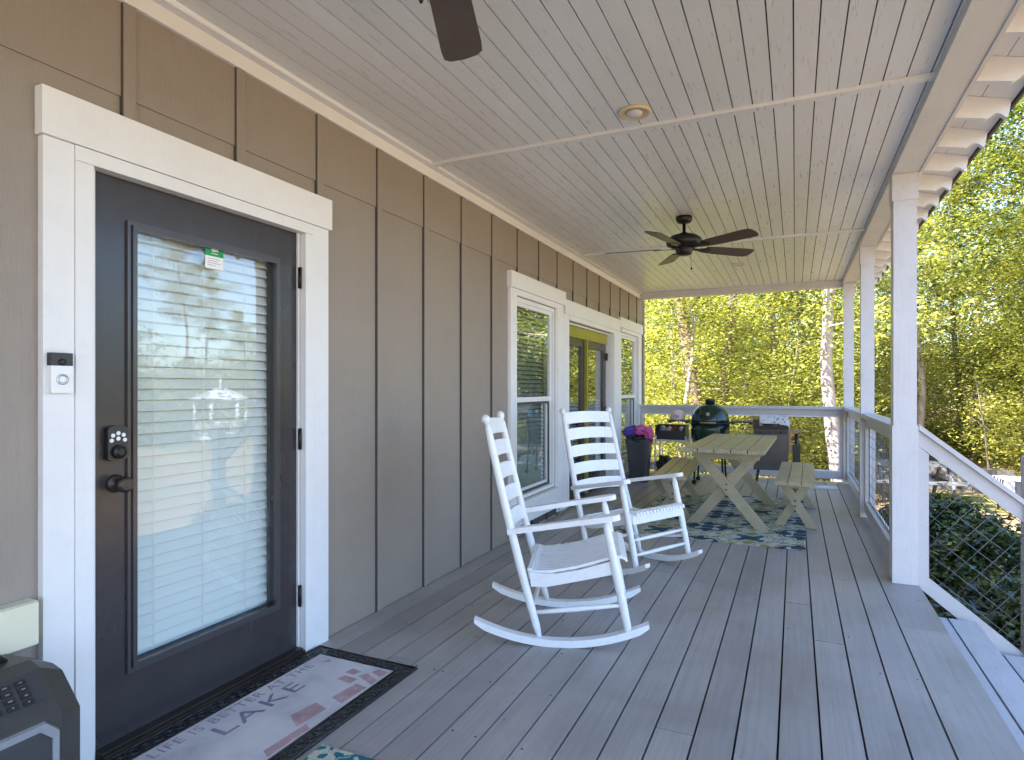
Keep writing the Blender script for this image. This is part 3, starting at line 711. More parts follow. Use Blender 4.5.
def clip(p, d):
    """clip the line p + t d to the mesh opening 0.062<x<NX, between the rails"""
    ts = []
    lo, hi = -9, 9
    for n_, c0 in (((1, 0), 0.063), ((-1, 0), -(NX - 0.002)), ((-sl, 1), 0.093), ((sl, -1), -0.914)):
        a0 = n_[0] * p[0] + n_[1] * p[1] - c0; b0 = n_[0] * d[0] + n_[1] * d[1]
        if abs(b0) < 1e-9:
            if a0 < 0: return None
        elif b0 > 0: lo = max(lo, -a0 / b0)
        else: hi = min(hi, -a0 / b0)
    return (lo, hi) if hi - lo > 0.01 else None
for k in range(-12, 16):
    for d, p, yy in (((c_, s_), (-s_ * 0.1 * k, 0.1 * c_ * k), 0.0), ((-s_, c_), (0.1 * c_ * k, 0.1 * s_ * k), 0.005)):
        r = clip(p, d)
        if r: mb.tube([(p[0] + d[0] * r[0], yy, p[1] + d[1] * r[0]), (p[0] + d[0] * r[1], yy, p[1] + d[1] * r[1])], 0.0024, 5)
mb.build('wire_mesh', M['wire'], t)
mb = MB(); mb.box(NX + 0.001, NX + 0.10, -0.05, 0.05, -0.99, 0.62 + 0.25); mb.build('newel_post', M['rail'], t, bevel=0.004)

# ------------------------------------------------------------------ ceiling fans and lights
def fan(x, y, a0, lab):
    t = thing('ceiling_fan', lab, 'ceiling fan', (x, y, CZ), R(a0), 'ceiling fans on the porch ceiling')
    mb = MB(); mb.lathe([(0.068, -0.001), (0.068, -0.03), (0.055, -0.052), (0.02, -0.06)], 28); mb.build('canopy', M['blackmetal'], t)
    mb = MB(); mb.lathe([(0.014, -0.06), (0.014, -0.135), (0.03, -0.14), (0.035, -0.165)], 16); mb.build('downrod', M['blackmetal'], t)
    mb = MB(); mb.lathe([(0.04, -0.150), (0.105, -0.165), (0.140, -0.190), (0.150, -0.215), (0.145, -0.245), (0.11, -0.262), (0.075, -0.268), (0.07, -0.30), (0.062, -0.325), (0.03, -0.335)], 36); mb.build('motor', M['blackmetal'], t)
    for k in range(5):
        a = 2 * math.pi * k / 5; mr = Matrix.Rotation(a, 4, 'Z') @ Matrix.Translation((0, 0, -0.272)) @ Matrix.Rotation(R(-13), 4, 'X')
        mb = MB(); pr_ = [(0.20, -0.052), (0.30, -0.062), (0.60, -0.073), (0.655, -0.070), (0.676, -0.050), (0.684, 0), (0.676, 0.050), (0.655, 0.070), (0.60, 0.073), (0.30, 0.062), (0.20, 0.052)]
        mb.prism(pr_, 0.007, 'z', 0, mr); bl = mb.build('blade', M['blade'], t, bevel=0.002)
        mb = MB(); mb.prism([(0.06, -0.020), (0.13, -0.016), (0.19, -0.036), (0.245, -0.030), (0.26, 0), (0.245, 0.030), (0.19, 0.036), (0.13, 0.016), (0.06, 0.020)], 0.005, 'z', -0.0055, mr); mb.build('blade_iron', M['blackmetal'], bl)
    mb = MB(); mb.tube([(0.045, 0.03, -0.33), (0.05, 0.035, -0.44)], 0.0015, 5); mb.lathe([(0.004, -0.46), (0.008, -0.45), (0.005, -0.44)], 10, Matrix.Translation((0.05, 0.035, 0))); mb.build('pull_chain', M['blackmetal'], t)
    return t
fan(-0.865, 5.42, -30, 'black five blade ceiling fan with pull chain over the far seating area')
fan(-0.84, 1.335, 112, 'ceiling fan over the near porch with one dark blade dipping into view')
t = thing('recessed_light', 'round cream recessed ceiling light with frosted bulb', 'ceiling light', (-0.775, 3.25, CZ))
mb = MB(); mb.lathe([(0.088, -0.0005), (0.086, -0.010), (0.072, -0.014), (0.062, -0.006), (0.056, -0.002), (0.045, -0.0015)], 36); mb.build('trim_ring', M['lampcream'], t)
mb = MB(); mb.lathe([(0.045, -0.0025), (0.042, -0.014), (0.03, -0.024), (0.012, -0.028)], 28); mb.build('bulb', M['lampglass'], t)
t = thing('ceiling_plate', 'small metal plate frame on the ceiling beyond the fan', 'ceiling plate', (-0.62, 7.75, CZ))
mb = MB()
mb.box(-0.07, 0.07, -0.07, -0.055, -0.01, -0.0005); mb.box(-0.07, 0.07, 0.055, 0.07, -0.01, -0.0005); mb.box(-0.07, -0.055, -0.0545, 0.0545, -0.01, -0.0005); mb.box(0.055, 0.07, -0.0545, 0.0545, -0.01, -0.0005)
mb.build('frame', M['lampcream'], t, 0.001); mb = MB(); mb.box(-0.054, 0.054, -0.054, 0.054, -0.004, -0.0006); mb.build('plate', M['ceil'], t)

# ------------------------------------------------------------------ rocking chairs
def rocking_chair(lab):
    t = thing('rocking_chair', lab, 'rocking chair', group='white ladder back rocking chairs')
    Rr = 1.05
    def rk(x): return Rr - math.sqrt(max(0, Rr * Rr - (x + 0.05) ** 2))
    for s in (-1, 1):
        mb = MB(); n = 18; xs = [-0.53 + 0.875 * i / n for i in range(n + 1)]
        lo = [(x, rk(x)) for x in xs]; hi = [(x, rk(x) + 0.036) for x in xs[::-1]]
        lo[0] = (lo[0][0], lo[0][1] + 0.012); lo[-1] = (lo[-1][0] , lo[-1][1] + 0.012)
        mb.prism(lo + hi, 0.046, 'y', s * 0.284 - 0.023); mb.build('rocker', M['chair'], t, bevel=0.005)
    pb = lambda z: -0.205 - 0.21 * ((z - 0.05) / 1.12) - 0.012 * math.sin(math.pi * (z - 0.05) / 1.12)
    def yb(z): return 0.272 - 0.02 * (z / 1.15)
    for s in (-1, 1):
        zs = [0.045, 0.10, 0.25, 0.40, 0.6, 0.8, 1.0, 1.10, 1.125]
        mb = MB(); mb.tube([(pb(z), s * yb(z), z) for z in zs], [0.013, 0.019, 0.021, 0.022, 0.0215, 0.021, 0.020, 0.017, 0.012], 14)
        mb.tube([(pb(1.125) - 0.001, s * yb(1.125), 1.120), (pb(1.14), s * yb(1.14), 1.133), (pb(1.16), s * yb(1.15), 1.145), (pb(1.18), s * yb(1.15), 1.158), (pb(1.19), s * yb(1.15), 1.168), (pb(1.195), s * yb(1.15), 1.174)], [0.012, 0.018, 0.0235, 0.022, 0.014, 0.004], 16)
        mb.build('rear_post', M['chair'], t)
        x0, x1, z1 = 0.247, 0.165, 0.618
        prof = [(0, .013), (.05, .019), (.22, .021), (.32, .023), (.36, .019), (.42, .023), (.60, .022), (.64, .018), (.68, .022), (.92, .019), (1, .013)]
        mb = MB(); mb.tube([(x0 + (x1 - x0) * u, s * 0.282, 0.045 + (z1 - 0.045) * u) for u, r in prof], [r for u, r in prof], 14); mb.build('front_leg', M['chair'], t)
        # arm: flat paddle, rounded front
        mb = MB(); pts = [(-0.335, s * 0.245), (-0.335, s * 0.292), (0.0, s * 0.307), (0.16, s * 0.322)]
        for k in range(7):
            a = R(90 - 30 * k); pts.append((0.205 + 0.036 * math.cos(a), s * (0.286 + 0.036 * math.sin(a))))
        pts += [(0.16, s * 0.250), (0.0, s * 0.262)]
        m_ = Matrix.Translation((0, 0, 0.602)) @ Matrix.Rotation(R(-6.0), 4, 'Y')
        mb.prism(pts, 0.027, 'z', -0.004, m_); mb.build('arm', M['chair'], t, bevel=0.010)
    # curved back slats
    for k, (zc, hh) in enumerate(((0.580, .080), (0.709, .080), (0.838, .082), (0.967, .084), (1.090, .086))):
        mb = MB(); n = 12; rows = []
        for i in range(n + 1):
            u = i / n; yy = (2 * u - 1) * (yb(zc) - 0.010); bow = -0.030 * (1 - (2 * u - 1) ** 2)
            crown = 0.012 * (1 - (2 * u - 1) ** 2)
            row = []; lo_ = crown * 0.9
            for dz, dx in ((-hh / 2 + lo_, -0.006), (-hh / 2 + lo_, 0.006), (hh / 2 + crown, 0.006), (hh / 2 + crown, -0.006)):
                z = zc + dz; row.append(mb.bm.verts.new((pb(z) + bow + dx, yy, z)))
            rows.append(row)
        for r0, r1 in zip(rows, rows[1:]):
            for j in range(4): mb._face([r0[j], r0[(j + 1) % 4], r1[(j + 1) % 4], r1[j]])
        mb._face(rows[0][::-1]); mb._face(rows[-1]); mb.build('back_slat', M['chair'], t, bevel=0.002)
    # contoured seat of narrow slats running front to back
    prof = [(-0.245, 0.386), (-0.20, 0.372), (-0.12, 0.368), (0.0, 0.376), (0.10, 0.392), (0.18, 0.406), (0.235, 0.408), (0.260, 0.394), (0.265, 0.374)]
    mb = MB(); ns = 15
    for i in range(ns):
        yc = -0.245 + 0.49 * i / (ns - 1); w = 0.0122; up = [(x, z) for x, z in prof]; dn = [(x - (0.010 if j >= 6 else 0), z - (0.014 if j < 7 else 0.010 if j == 7 else 0)) for j, (x, z) in enumerate(prof)]
        mb.prism(up + dn[::-1], w * 2, 'y', yc - w)
    tilt = Matrix.Translation((-0.2, 0, 0.37)) @ Matrix.Rotation(R(-4), 4, 'Y') @ Matrix.Translation((0.2, 0, -0.37))
    mb.build('seat', M['chair'], t, bevel=0.002, mtx=tilt)
    mb = MB()
    for s in (-1, 1):
        pl = [(-0.235, 0.378), (-0.18, 0.360), (-0.10, 0.352), (0.02, 0.360), (0.15, 0.382), (0.215, 0.392), (0.215, 0.325), (0.0, 0.305), (-0.15, 0.292), (-0.235, 0.300)]
        mb.prism(pl, 0.020, 'y', s * 0.268 - 0.010)
    mb.box(0.205, 0.226, -0.262, 0.262, 0.318, 0.395); mb.box(-0.245, -0.225, -0.25, 0.25, 0.33, 0.385)
    mb.build('seat_frame', M['chair'], t, bevel=0.003, mtx=tilt)
    def leg(z): return 0.247 - 0.082 * (z - 0.045) / 0.555
    sp = [.009, .012, .0135, .012, .009]
    def st(p, q): 
        p, q = Vector(p), Vector(q); mb = MB(); mb.tube([p.lerp(q, u) for u in (0, .25, .5, .75, 1)], sp, 10); mb.build('stretcher', M['chair'], t)
    for z in (0.150, 0.245): st((leg(z), -0.282, z), (leg(z), 0.282, z))
    st((pb(0.18), -0.268, 0.18), (pb(0.18), 0.268, 0.18))
    for s in (-1, 1): st((pb(0.165), s * 0.270, 0.165), (leg(0.20), s * 0.282, 0.20))
    return t
c1 = rocking_chair('white rocking chair nearest the entry door, turned side on')
c1.rotation_euler = (0, -0.062, 0.299); c1.location = (-1.064, 3.225, 0.003); c1.scale = (1, 1, 1.012)
c2 = copy_tree(c1); c2['label'] = 'white rocking chair in front of the window, farther from the door'
c2.rotation_euler = (0, -0.097, -0.485); c2.location = (-1.036, 4.428, 0.006)

# ------------------------------------------------------------------ picnic set
def xlegs(mb, cx, y, zt, wf, wt, bw=0.085, th=0.036):
    """two crossing boards at y"""
    for i, s in enumerate((-1, 1)):
        p, q = Vector((cx - s * wf, y + (i - 0.5) * (th + 0.002), 0.012)), Vector((cx + s * wt, y + (i - 0.5) * (th + 0.002), zt))
        yield (p, q, bw, th)
def trestle(name, lab, cat, loc, rz, w, L, zt, nb, wf, bw, leginset, gap=0.008, group=None):
    t = thing(name, lab, cat, loc, rz, group)
    mb = MB(); bwid = (w - gap * (nb - 1)) / nb
    for i in range(nb):
        x0 = -w / 2 + i * (bwid + gap); mb.box(x0, x0 + bwid, -L / 2, L / 2, zt - 0.036, zt)
    mb.build('top' if cat != 'bench' else 'seat', M['table'], t, bevel=0.004)
    for e in (-1, 1):
        y = e * (L / 2 - leginset)
        for i, s in enumerate((-1, 1)):
            yy = y + (i - 0.5) * 0.040
            p, q = Vector((-s * wf, yy, 0.0)), Vector((s * (w / 2 - bw * 0.75), yy, zt - 0.037))
            d = (q - p).normalized(); k = bw / 2 / abs(d.z)
            mb = MB(); mb.prism([(p.x - k, p.z), (p.x + k, p.z), (q.x + k, q.z), (q.x - k, q.z)], 0.036, 'y', yy - 0.018); mb.build('leg', M['table'], t, bevel=0.003)
        mb = MB(); mb.box(-w / 2 + 0.06, w / 2 - 0.06, y - 0.042 - 0.036, y - 0.042, zt - 0.037 - 0.075 * (1 if zt > .6 else .6), zt - 0.0375); mb.build('cleat', M['table'], t, bevel=0.003)
        mb = MB()
        for dx, dz in ((0.0, 0.02), (0.0, -0.03)): mb.lathe([(0.009, 0), (0.009, 0.004), (0.005, 0.007)], 10, Matrix.Translation((dx, y - 0.038 - 0.0, zt * 0.5 + dz)) @ Matrix.Rotation(R(90), 4, 'X'))
        mb.build('bolt', M['greymetal'], t)
    # long brace
    mb = MB(); mb.beam((0, -(L / 2 - leginset) + 0.05, zt * 0.52), (0, (L / 2 - leginset) - 0.05, zt * 0.52), 0.036, 0.07 if zt > .6 else 0.05); mb.build('brace', M['table'], t, bevel=0.003)
    return t
trestle('picnic_table', 'sage green wooden table with crossed legs on the patterned rug', 'table', (-0.565, 6.74, 0.008), R(-1.5), 0.70, 1.95, 0.745, 5, 0.31, 0.095, 0.33)
g = 'sage green benches beside the table'
trestle('bench', 'green bench to the right of the table by the railing', 'bench', (0.012, 6.88, 0.008), R(-1.0), 0.325, 1.62, 0.45, 3, 0.14, 0.075, 0.26, group=g)
trestle('bench', 'green bench to the left of the table beside the trash bin', 'bench', (-1.135, 6.80, 0.008), R(3), 0.325, 1.62, 0.45, 3, 0.14, 0.075, 0.26, group=g)

# rugs
mb = MB(); nx_, ny_ = 32, 50; vs = []
for j in range(ny_ + 1):
    row = []
    for i in range(nx_ + 1):
        x = -0.775 + 1.55 * i / nx_; y = -1.22 + 2.44 * j / ny_; row.append(mb.bm.verts.new((x, y, 0.005 + 0.0015 * math.sin(x * 7 + y * 3))))
    vs.append(row)
for j in range(ny_):
    for i in range(nx_): mb._face([vs[j][i], vs[j][i + 1], vs[j + 1][i + 1], vs[j + 1][i]])
ret = bmesh.ops.extrude_face_region(mb.bm, geom=list(mb.bm.faces))
for v in ret['geom']:
    if isinstance(v, bmesh.types.BMVert): v.co.z -= 0.004
rug = mb.build('area_rug', M['rug']); rug.location = (-0.68, 6.66, 0.001); rug.rotation_euler = (0, 0, R(-0.8))
tag(rug, 'navy, teal and olive medallion rug under the table', 'rug')
mb = MB(); mb.box(-0.55, 0.55, -0.8, 0.8, 0.0, 0.008); r2 = mb.build('small_rug', M['rug2'], bevel=0.003); r2.location = (-0.985, 0.955, 0.001); r2.rotation_euler = (0, 0, R(1.5))
tag(r2, 'teal and cream rug corner in front of the doormat', 'rug')

# ------------------------------------------------------------------ doormat  (local x to the yard, y along the wall)
MX0, MX1, MY0, MY1 = -2.168, -1.585, 1.235, 2.405
mt = thing('doormat', 'doormat with scrolled black rubber border and faded lake slogan', 'doormat', ((MX0 + MX1) / 2, (MY0 + MY1) / 2, 0.001))
hx, hy = (MX1 - MX0) / 2, (MY1 - MY0) / 2
mb = MB(); mb.box(-hx, hx, -hy, hy, 0, 0.006); mb.build('backing', M['rubber'], mt, bevel=0.002)
mb = MB(); bw_ = 0.078
def scroll(x, y, a, r=0.017):
    pts = []
    for k in range(21):
        u = k / 20; t_ = a + u * 2 * math.pi * 1.6; rr = r * (1 - 0.72 * u); pts.append((x + rr * math.cos(t_), y + rr * math.sin(t_), 0.0075))
    mb.tube(pts, 0.0036, 6)
k = 0; y = -hy + 0.045
while y < hy - 0.03:
    for xx, sg in ((-hx + 0.040, 1), (hx - 0.040, -1)): scroll(xx + 0.006 * (-1) ** k, y, math.pi * (k % 2) + (0 if sg > 0 else 1.2), 0.026)
    y += 0.047; k += 1
x = -hx + 0.10
while x < hx - 0.09:
    for yy, sg in ((-hy + 0.040, 1), (hy - 0.040, -1)): scroll(x, yy + 0.006 * (-1) ** k, math.pi * (k % 2) + sg, 0.026)
    x += 0.047; k += 1
for o_ in (0.004, bw_ - 0.003):
    mb.tube([(-hx + o_, -hy + o_, 0.008), (hx - o_, -hy + o_, 0.008), (hx - o_, hy - o_, 0.008), (-hx + o_, hy - o_, 0.008), (-hx + o_, -hy + o_, 0.008)], 0.0035, 6)
mb.build('border', M['rubber'], mt)
mb = MB(); mb.box(-hx + bw_, hx - bw_, -hy + bw_, hy - bw_, 0.0062, 0.0085); mb.build('printed_field', M['print'], mt, bevel=0.001)
def text(s, size, y, x, ext=0.0004, name='lettering', mat=M['ink'], sx=1.0):
    cu = bpy.data.curves.new(name, 'FONT'); cu.body = s; cu.size = size; cu.align_x = 'CENTER'; cu.extrude = ext; cu.space_character = 1.15
    o = bpy.data.objects.new(name, cu); COL.objects.link(o)
    dg = bpy.context.evaluated_depsgraph_get(); me = bpy.data.meshes.new_from_object(o.evaluated_get(dg)); bpy.data.objects.remove(o)
    me.materials.clear(); me.materials.append(mat)
    n = bpy.data.objects.new(name, me); COL.objects.link(n); n.parent = mt
    n.location = (x, y, 0.0092); n.rotation_euler = (0, 0, R(90)); n.scale = (sx, 1, 1); return n
text('LIFE IS BETTER AT THE', 0.064, 0.0, -hx + bw_ + 0.062, sx=1.08)
text('LAKE', 0.115, 0.02, -hx + bw_ + 0.165, sx=1.5, mat=M['ink2'])
mb = MB(); fz = 0.0087
def patch(pts):
    m9 = MB(); m9.prism(pts, 0.0006, 'z', fz); m9.build('print_patch', M['redink'], mt)
# faded dock chair, sail and shoreline shapes
patch([(0.03, 0.34), (0.11, 0.33), (0.115, 0.375), (0.04, 0.38)]); patch([(0.02, 0.405), (0.07, 0.40), (0.085, 0.44), (0.03, 0.45)])
patch([(-0.15, 0.44), (-0.11, 0.46), (-0.135, 0.485)]); patch([(0.12, 0.20), (0.19, 0.18), (0.20, 0.33), (0.135, 0.34)])
patch([(0.07, 0.02), (0.15, -0.03), (0.165, 0.12), (0.09, 0.14)]); patch([(0.16, -0.2), (0.2, -0.22), (0.205, -0.02), (0.17, -0.0)])
patch([(0.10, 0.40), (0.2, 0.36), (0.2, 0.40), (0.12, 0.44)]); patch([(0.13, 0.455), (0.2, 0.43), (0.2, 0.485), (0.14, 0.49)])

# ------------------------------------------------------------------ party speaker, lower left
t = thing('party_speaker', 'black portable speaker with button panel and grey grille frame', 'speaker', (-2.045, 0.873, 0.0)); t.scale = (1, 1, 1.02)
# cross-section in x-z (front faces +x)
def spk(prof, y0, y1, nm, m_, bev=0.004, ch=0.0):
    mb = MB(); mb.prism(prof, y1 - y0, 'y', y0); return mb.build(nm, m_, t, bevel=bev)
body = [(-0.13, 0.02), (0.165, 0.02), (0.175, 0.06), (0.175, 0.385), (0.150, 0.412), (0.075, 0.487), (0.02, 0.500), (-0.10, 0.495), (-0.13, 0.46)]
mb = MB(); vs = []
def ring(y, sc):
    cx, cz = 0.02, 0.25; return [mb.bm.verts.new((cx + (x - cx) * sc, y, cz + (z - cz) * sc)) for x, z in body]
rs = [ring(-0.24, .86), ring(-0.205, 1), ring(0.170, 1), ring(0.232, .86)]
for r0, r1 in zip(rs, rs[1:]):
    for j in range(len(body)): mb._face([r0[j], r0[(j + 1) % len(body)], r1[(j + 1) % len(body)], r1[j]])
mb._face(rs[0][::-1]); mb._face(rs[-1]); mb.build('body', M['spk'], t, bevel=0.006)
mb = MB(); fx = 0.176
oc = [(-0.195, 0.05), (0.16, 0.05), (0.16, 0.345), (0.125, 0.38), (-0.16, 0.38), (-0.195, 0.345)]
ic = [(y_ * 0.90 - 0.0015, 0.2 + (z_ - 0.2) * 0.88) for y_, z_ in oc]
n = len(oc)
A_ = [mb.bm.verts.new((fx, a, b)) for a, b in oc]; B_ = [mb.bm.verts.new((fx + 0.012, a * .985, 0.2 + (b - .2) * .985)) for a, b in oc]; C_ = [mb.bm.verts.new((fx + 0.010, a, b)) for a, b in ic]; D_ = [mb.bm.verts.new((fx, a, b)) for a, b in ic]
for P_, Q_ in ((A_, B_), (B_, C_), (C_, D_), (D_, A_)):
    for j in range(n): mb._face([P_[j], P_[(j + 1) % n], Q_[(j + 1) % n], Q_[j]])
mb.build('grille_frame', M['grey'], t, bevel=0.002)
mb = MB(); mb.prism(ic, 0.004, 'x', fx + 0.0005); mb.build('grille', M['binmat'], t)
mb = MB()
for cy, cz in ((0.10, 0.115), (-0.13, 0.115)):
    mb.lathe([(0.045, 0), (0.047, 0.004), (0.042, 0.006), (0.02, 0.003), (0.012, 0.008)], 28, Matrix.Translation((fx + 0.005, cy - 0.02, cz + 0.05)) @ Matrix.Rotation(R(90), 4, 'Y'))
mb.build('driver', M['blackmetal'], t)
# panel buttons on the sloping face: direction from (0.150,0.385) to (0.060,0.475)
mb = MB(); mb2 = MB(); sn = Vector((1, 0, 1)).normalized(); sd = Vector((-1, 0, 1)).normalized()
pm = lambda y, s_: Matrix((( -0.7071, 0, 0.7071, 0.150 + -0.7071 * s_ + 0.0005), (0, 1, 0, y), (0.7071, 0, 0.7071, 0.412 + 0.7071 * s_ + 0.0005), (0, 0, 0, 1)))
mb.box(0.0, 0.085, -0.17, 0.15, 0, 0.002, pm(0, 0.012)); mb.build('button_panel', M['binmat'], t, bevel=0.001)
mb = MB(); rb = random.Random(3)
for r_ in range(4):
    for c_2 in range(7):
        y = -0.12 + c_2 * 0.038; s_ = 0.022 + r_ * 0.020
        mb.box(-0.007, 0.007, -0.013, 0.013, 0.002, 0.006, pm(y, s_)); wd = rb.uniform(0.002, 0.006); mb2 = MB(); mb2.box(-0.0018, 0.0018, -wd, wd, 0.0062, 0.0068, pm(y, s_)); mb2.build('button_mark', M['silver'], t)
mb.build('buttons', M['black'], t, bevel=0.001)
mb = MB(); mb.tube([(-0.04, -0.17, 0.494), (-0.04, -0.15, 0.520), (-0.04, 0.0, 0.530), (-0.04, 0.11, 0.520), (-0.04, 0.135, 0.494)], 0.013, 12); mb.build('handle', M['black'], t)
mb = MB(); mb.box(-0.02, 0.035, -0.12, 0.09, 0.4955, 0.4975); mb.box(0.0, 0.004, -0.12, 0.09, 0.498, 0.499); mb.build('tablet_slot', M['grey'], t)
for fy in (-0.17, 0.13):
    mb = MB(); mb.box(-0.11, 0.14, fy, fy + 0.04, 0.001, 0.019); mb.build('foot', M['rubber'], t, 0.003)

# ------------------------------------------------------------------ far end: bin, cart, grills
t = thing('trash_bin', 'tapered dark grey trash bin by the far window', 'bin', (-1.975, 8.55, 0.001))
mb = MB()
def rr(w, d, z, n=6, r=0.05):
    pts = []
    for cx, cy, a0 in ((w - r, d - r, 0), (-w + r, d - r, 90), (-w + r, -d + r, 180), (w - r, -d + r, 270)):
        for k in range(n + 1):
            a = R(a0 + 90 * k / n); pts.append(mb.bm.verts.new((cx + r * math.cos(a), cy + r * math.sin(a), z)))
    return pts
prof = [(0.118, 0.10, 0.0), (0.122, 0.104, 0.02), (0.162, 0.14, 0.56), (0.172, 0.15, 0.562), (0.172, 0.15, 0.588), (0.160, 0.138, 0.590), (0.155, 0.133, 0.45)]
rs = [rr(*p) for p in prof]
for a_, b_ in zip(rs, rs[1:]):
    for j in range(len(a_)): mb._face([a_[j], a_[(j + 1) % len(a_)], b_[(j + 1) % len(a_)], b_[j]])
mb._face(rs[0][::-1]); mb._face(rs[-1]); mb.build('tub', M['binmat'], t)
def lump(mb, c, s, seed, n=2, amp=0.35, freq=2.2):
    """crumpled closed lump"""
    r = bmesh.ops.create_icosphere(mb.bm, subdivisions=n + 1, radius=1.0); rd = random.Random(seed)
    ph = [rd.uniform(0, 6.28) for _ in range(9)]
    for v in r['verts']:
        p = v.co.copy(); f = 1 + amp * (math.sin(freq * p.x * 2 + ph[0]) * math.sin(freq * p.y * 2.3 + ph[1]) + 0.5 * math.sin(freq * 4 * p.z + ph[2] + 3 * p.x) * math.cos(freq * 3.3 * p.y + ph[3])) + 0.10 * math.sin(9 * p.x + ph[4] + 7 * p.z)
        v.co = Vector((c[0] + p.x * f * s[0], c[1] + p.y * f * s[1], c[2] + p.z * f * s[2]))
        for fc in v.link_faces: fc.smooth = True; fc.material_index = mb.mi
mb = MB(); lump(mb, (0, 0, 0.585), (0.155, 0.135, 0.075), 4, 3); mb.build('bin_liner', M['black'], t)
jk = thing('jacket', 'bright pink and blue jacket heaped on top of the trash bin', 'jacket', (-1.975, 8.52, 0.655)); jk.scale = (0.86, 0.86, 0.95)
mb = MB(); lump(mb, (0.03, 0, 0.06), (0.17, 0.14, 0.065), 8, 3, 0.3); lump(mb, (0.17, -0.02, 0.0), (0.08, 0.09, 0.12), 12, 3, 0.25); mb.build('body', M['pink'], jk)
mb = MB(); lump(mb, (-0.10, -0.06, 0.045), (0.13, 0.09, 0.065), 5, 3, 0.3); lump(mb, (0.02, -0.12, 0.055), (0.09, 0.035, 0.03), 15, 3, 0.3); mb.build('sleeve', M['blue'], jk)

t = thing('serving_cart', 'white framed cart holding a black box between bin and green grill', 'cart', (-1.62, 9.02, 0.001))
for xx in (-0.20, 0.24):
    for yy in (-0.16, 0.16):
        mb = MB(); mb.tube([(xx, yy, 0.0), (xx * 0.95, yy, 0.62)], 0.014, 10); mb.build('leg', M['trim'], t)
for z in (0.16, 0.545):
    mb = MB(); mb.box(-0.24, 0.28, -0.19, 0.19, z, z + 0.022); mb.build('shelf', M['trim'], t, 0.004)
bx = thing('storage_box', 'open black box full of grill tools on the cart', 'box', (-1.61, 9.02, 0.571))
mb = MB(); a, b, c_3 = 0.21, 0.16, 0.20
mb.box(-a, a, -b, -b + .01, 0, c_3 * .62); mb.box(-a, a, b - .01, b, 0, c_3); mb.box(-a, -a + .01, -b + .0105, b - .0105, 0, c_3); mb.box(a - .01, a, -b + .0105, b - .0105, 0, c_3); mb.box(-a + .0105, a - .0105, -b + .0105, b - .0105, 0, 0.01)
mb.build('shell', M['black'], bx, 0.002)
for i, (px, mm, s_) in enumerate(((-0.12, 'grey', .05), (-0.03, 'capcloth', .04), (0.05, 'redwood', .055), (0.13, 'silver', .045))):
    mb = MB(); lump(mb, (px, -0.02 + 0.03 * (i % 2), 0.12), (s_, s_, s_ * 1.3), 30 + i, 2, 0.2); mb.build('contents', M[mm], bx)
bg = thing('black_bag', 'black bag slumped under the cart beside the bin', 'bag', (-1.66, 8.86, 0.001))
mb = MB(); lump(mb, (0, 0, 0.17), (0.14, 0.12, 0.17), 21, 3, 0.16); mb.build('sack', M['black'], bg)
mb = MB(); lump(mb, (0.03, -0.12, 0.12), (0.035, 0.02, 0.03), 22, 2, 0.2); mb.build('tag', M['silver'], bg)

# kamado grill
KX, KY = -1.05, 8.75
t = thing('kamado_grill', 'dark green egg shaped ceramic grill on a black stand', 'grill', (KX, KY, 0.001)); t.scale = (1.05,) * 3
def arc(r0, z0, r1, z1, n=8, bulge=0.06):
    return []
mb = MB(); mb.lathe([(0.10, 0.42), (0.17, 0.44), (0.215, 0.50), (0.235, 0.60), (0.240, 0.70), (0.240, 0.775)], 40); mb.build('base', M['grill'], t)
mb = MB(); mb.lathe([(0.240, 0.792), (0.238, 0.83), (0.222, 0.90), (0.190, 0.96), (0.145, 1.005), (0.095, 1.030), (0.062, 1.037)], 40); lid = mb.build('lid', M['grill'], t)
mb = MB(); mb.lathe([(0.060, 1.036), (0.058, 1.055), (0.066, 1.060), (0.066, 1.085), (0.050, 1.094), (0.03, 1.098)], 28); mb.build('vent_cap', M['blackmetal'], lid)
mb = MB(); mb.lathe([(0.236, 0.772), (0.247, 0.773), (0.247, 0.794), (0.236, 0.795)], 40); mb.build('band', M['blackmetal'], t)
mb = MB(); mb.tube([(-0.09, -0.235, 0.80), (-0.08, -0.285, 0.80), (0.08, -0.285, 0.80), (0.09, -0.235, 0.80)], 0.011, 10); mb.build('handle', M['tan'], lid)
mb = MB(); mb.lathe([(0.024, 0), (0.024, 0.006)], 20, Matrix.Translation((0.0, -0.225, 0.905)) @ Matrix.Rotation(R(72), 4, 'X')); mb.build('thermometer', M['silver'], lid)
for a in range(4):
    an = R(45 + 90 * a); mb = MB(); mb.tube([(0.20 * math.cos(an), 0.20 * math.sin(an), 0.56), (0.235 * math.cos(an), 0.235 * math.sin(an), 0.30), (0.25 * math.cos(an), 0.25 * math.sin(an), 0.05)], 0.012, 10)
    mb.lathe([(0.03, -0.012), (0.03, 0.012)], 16, Matrix.Translation((0.25 * math.cos(an), 0.25 * math.sin(an), 0.032)) @ Matrix.Rotation(R(90), 4, 'X')); mb.build('leg', M['blackmetal'], t)
mb = MB(); mb.tube([(0.225 * math.cos(R(45 + 90 * k)), 0.225 * math.sin(R(45 + 90 * k)), 0.40) for k in (0, 1, 2, 3, 0)], 0.010, 8); mb.build('stand_ring', M['blackmetal'], t)
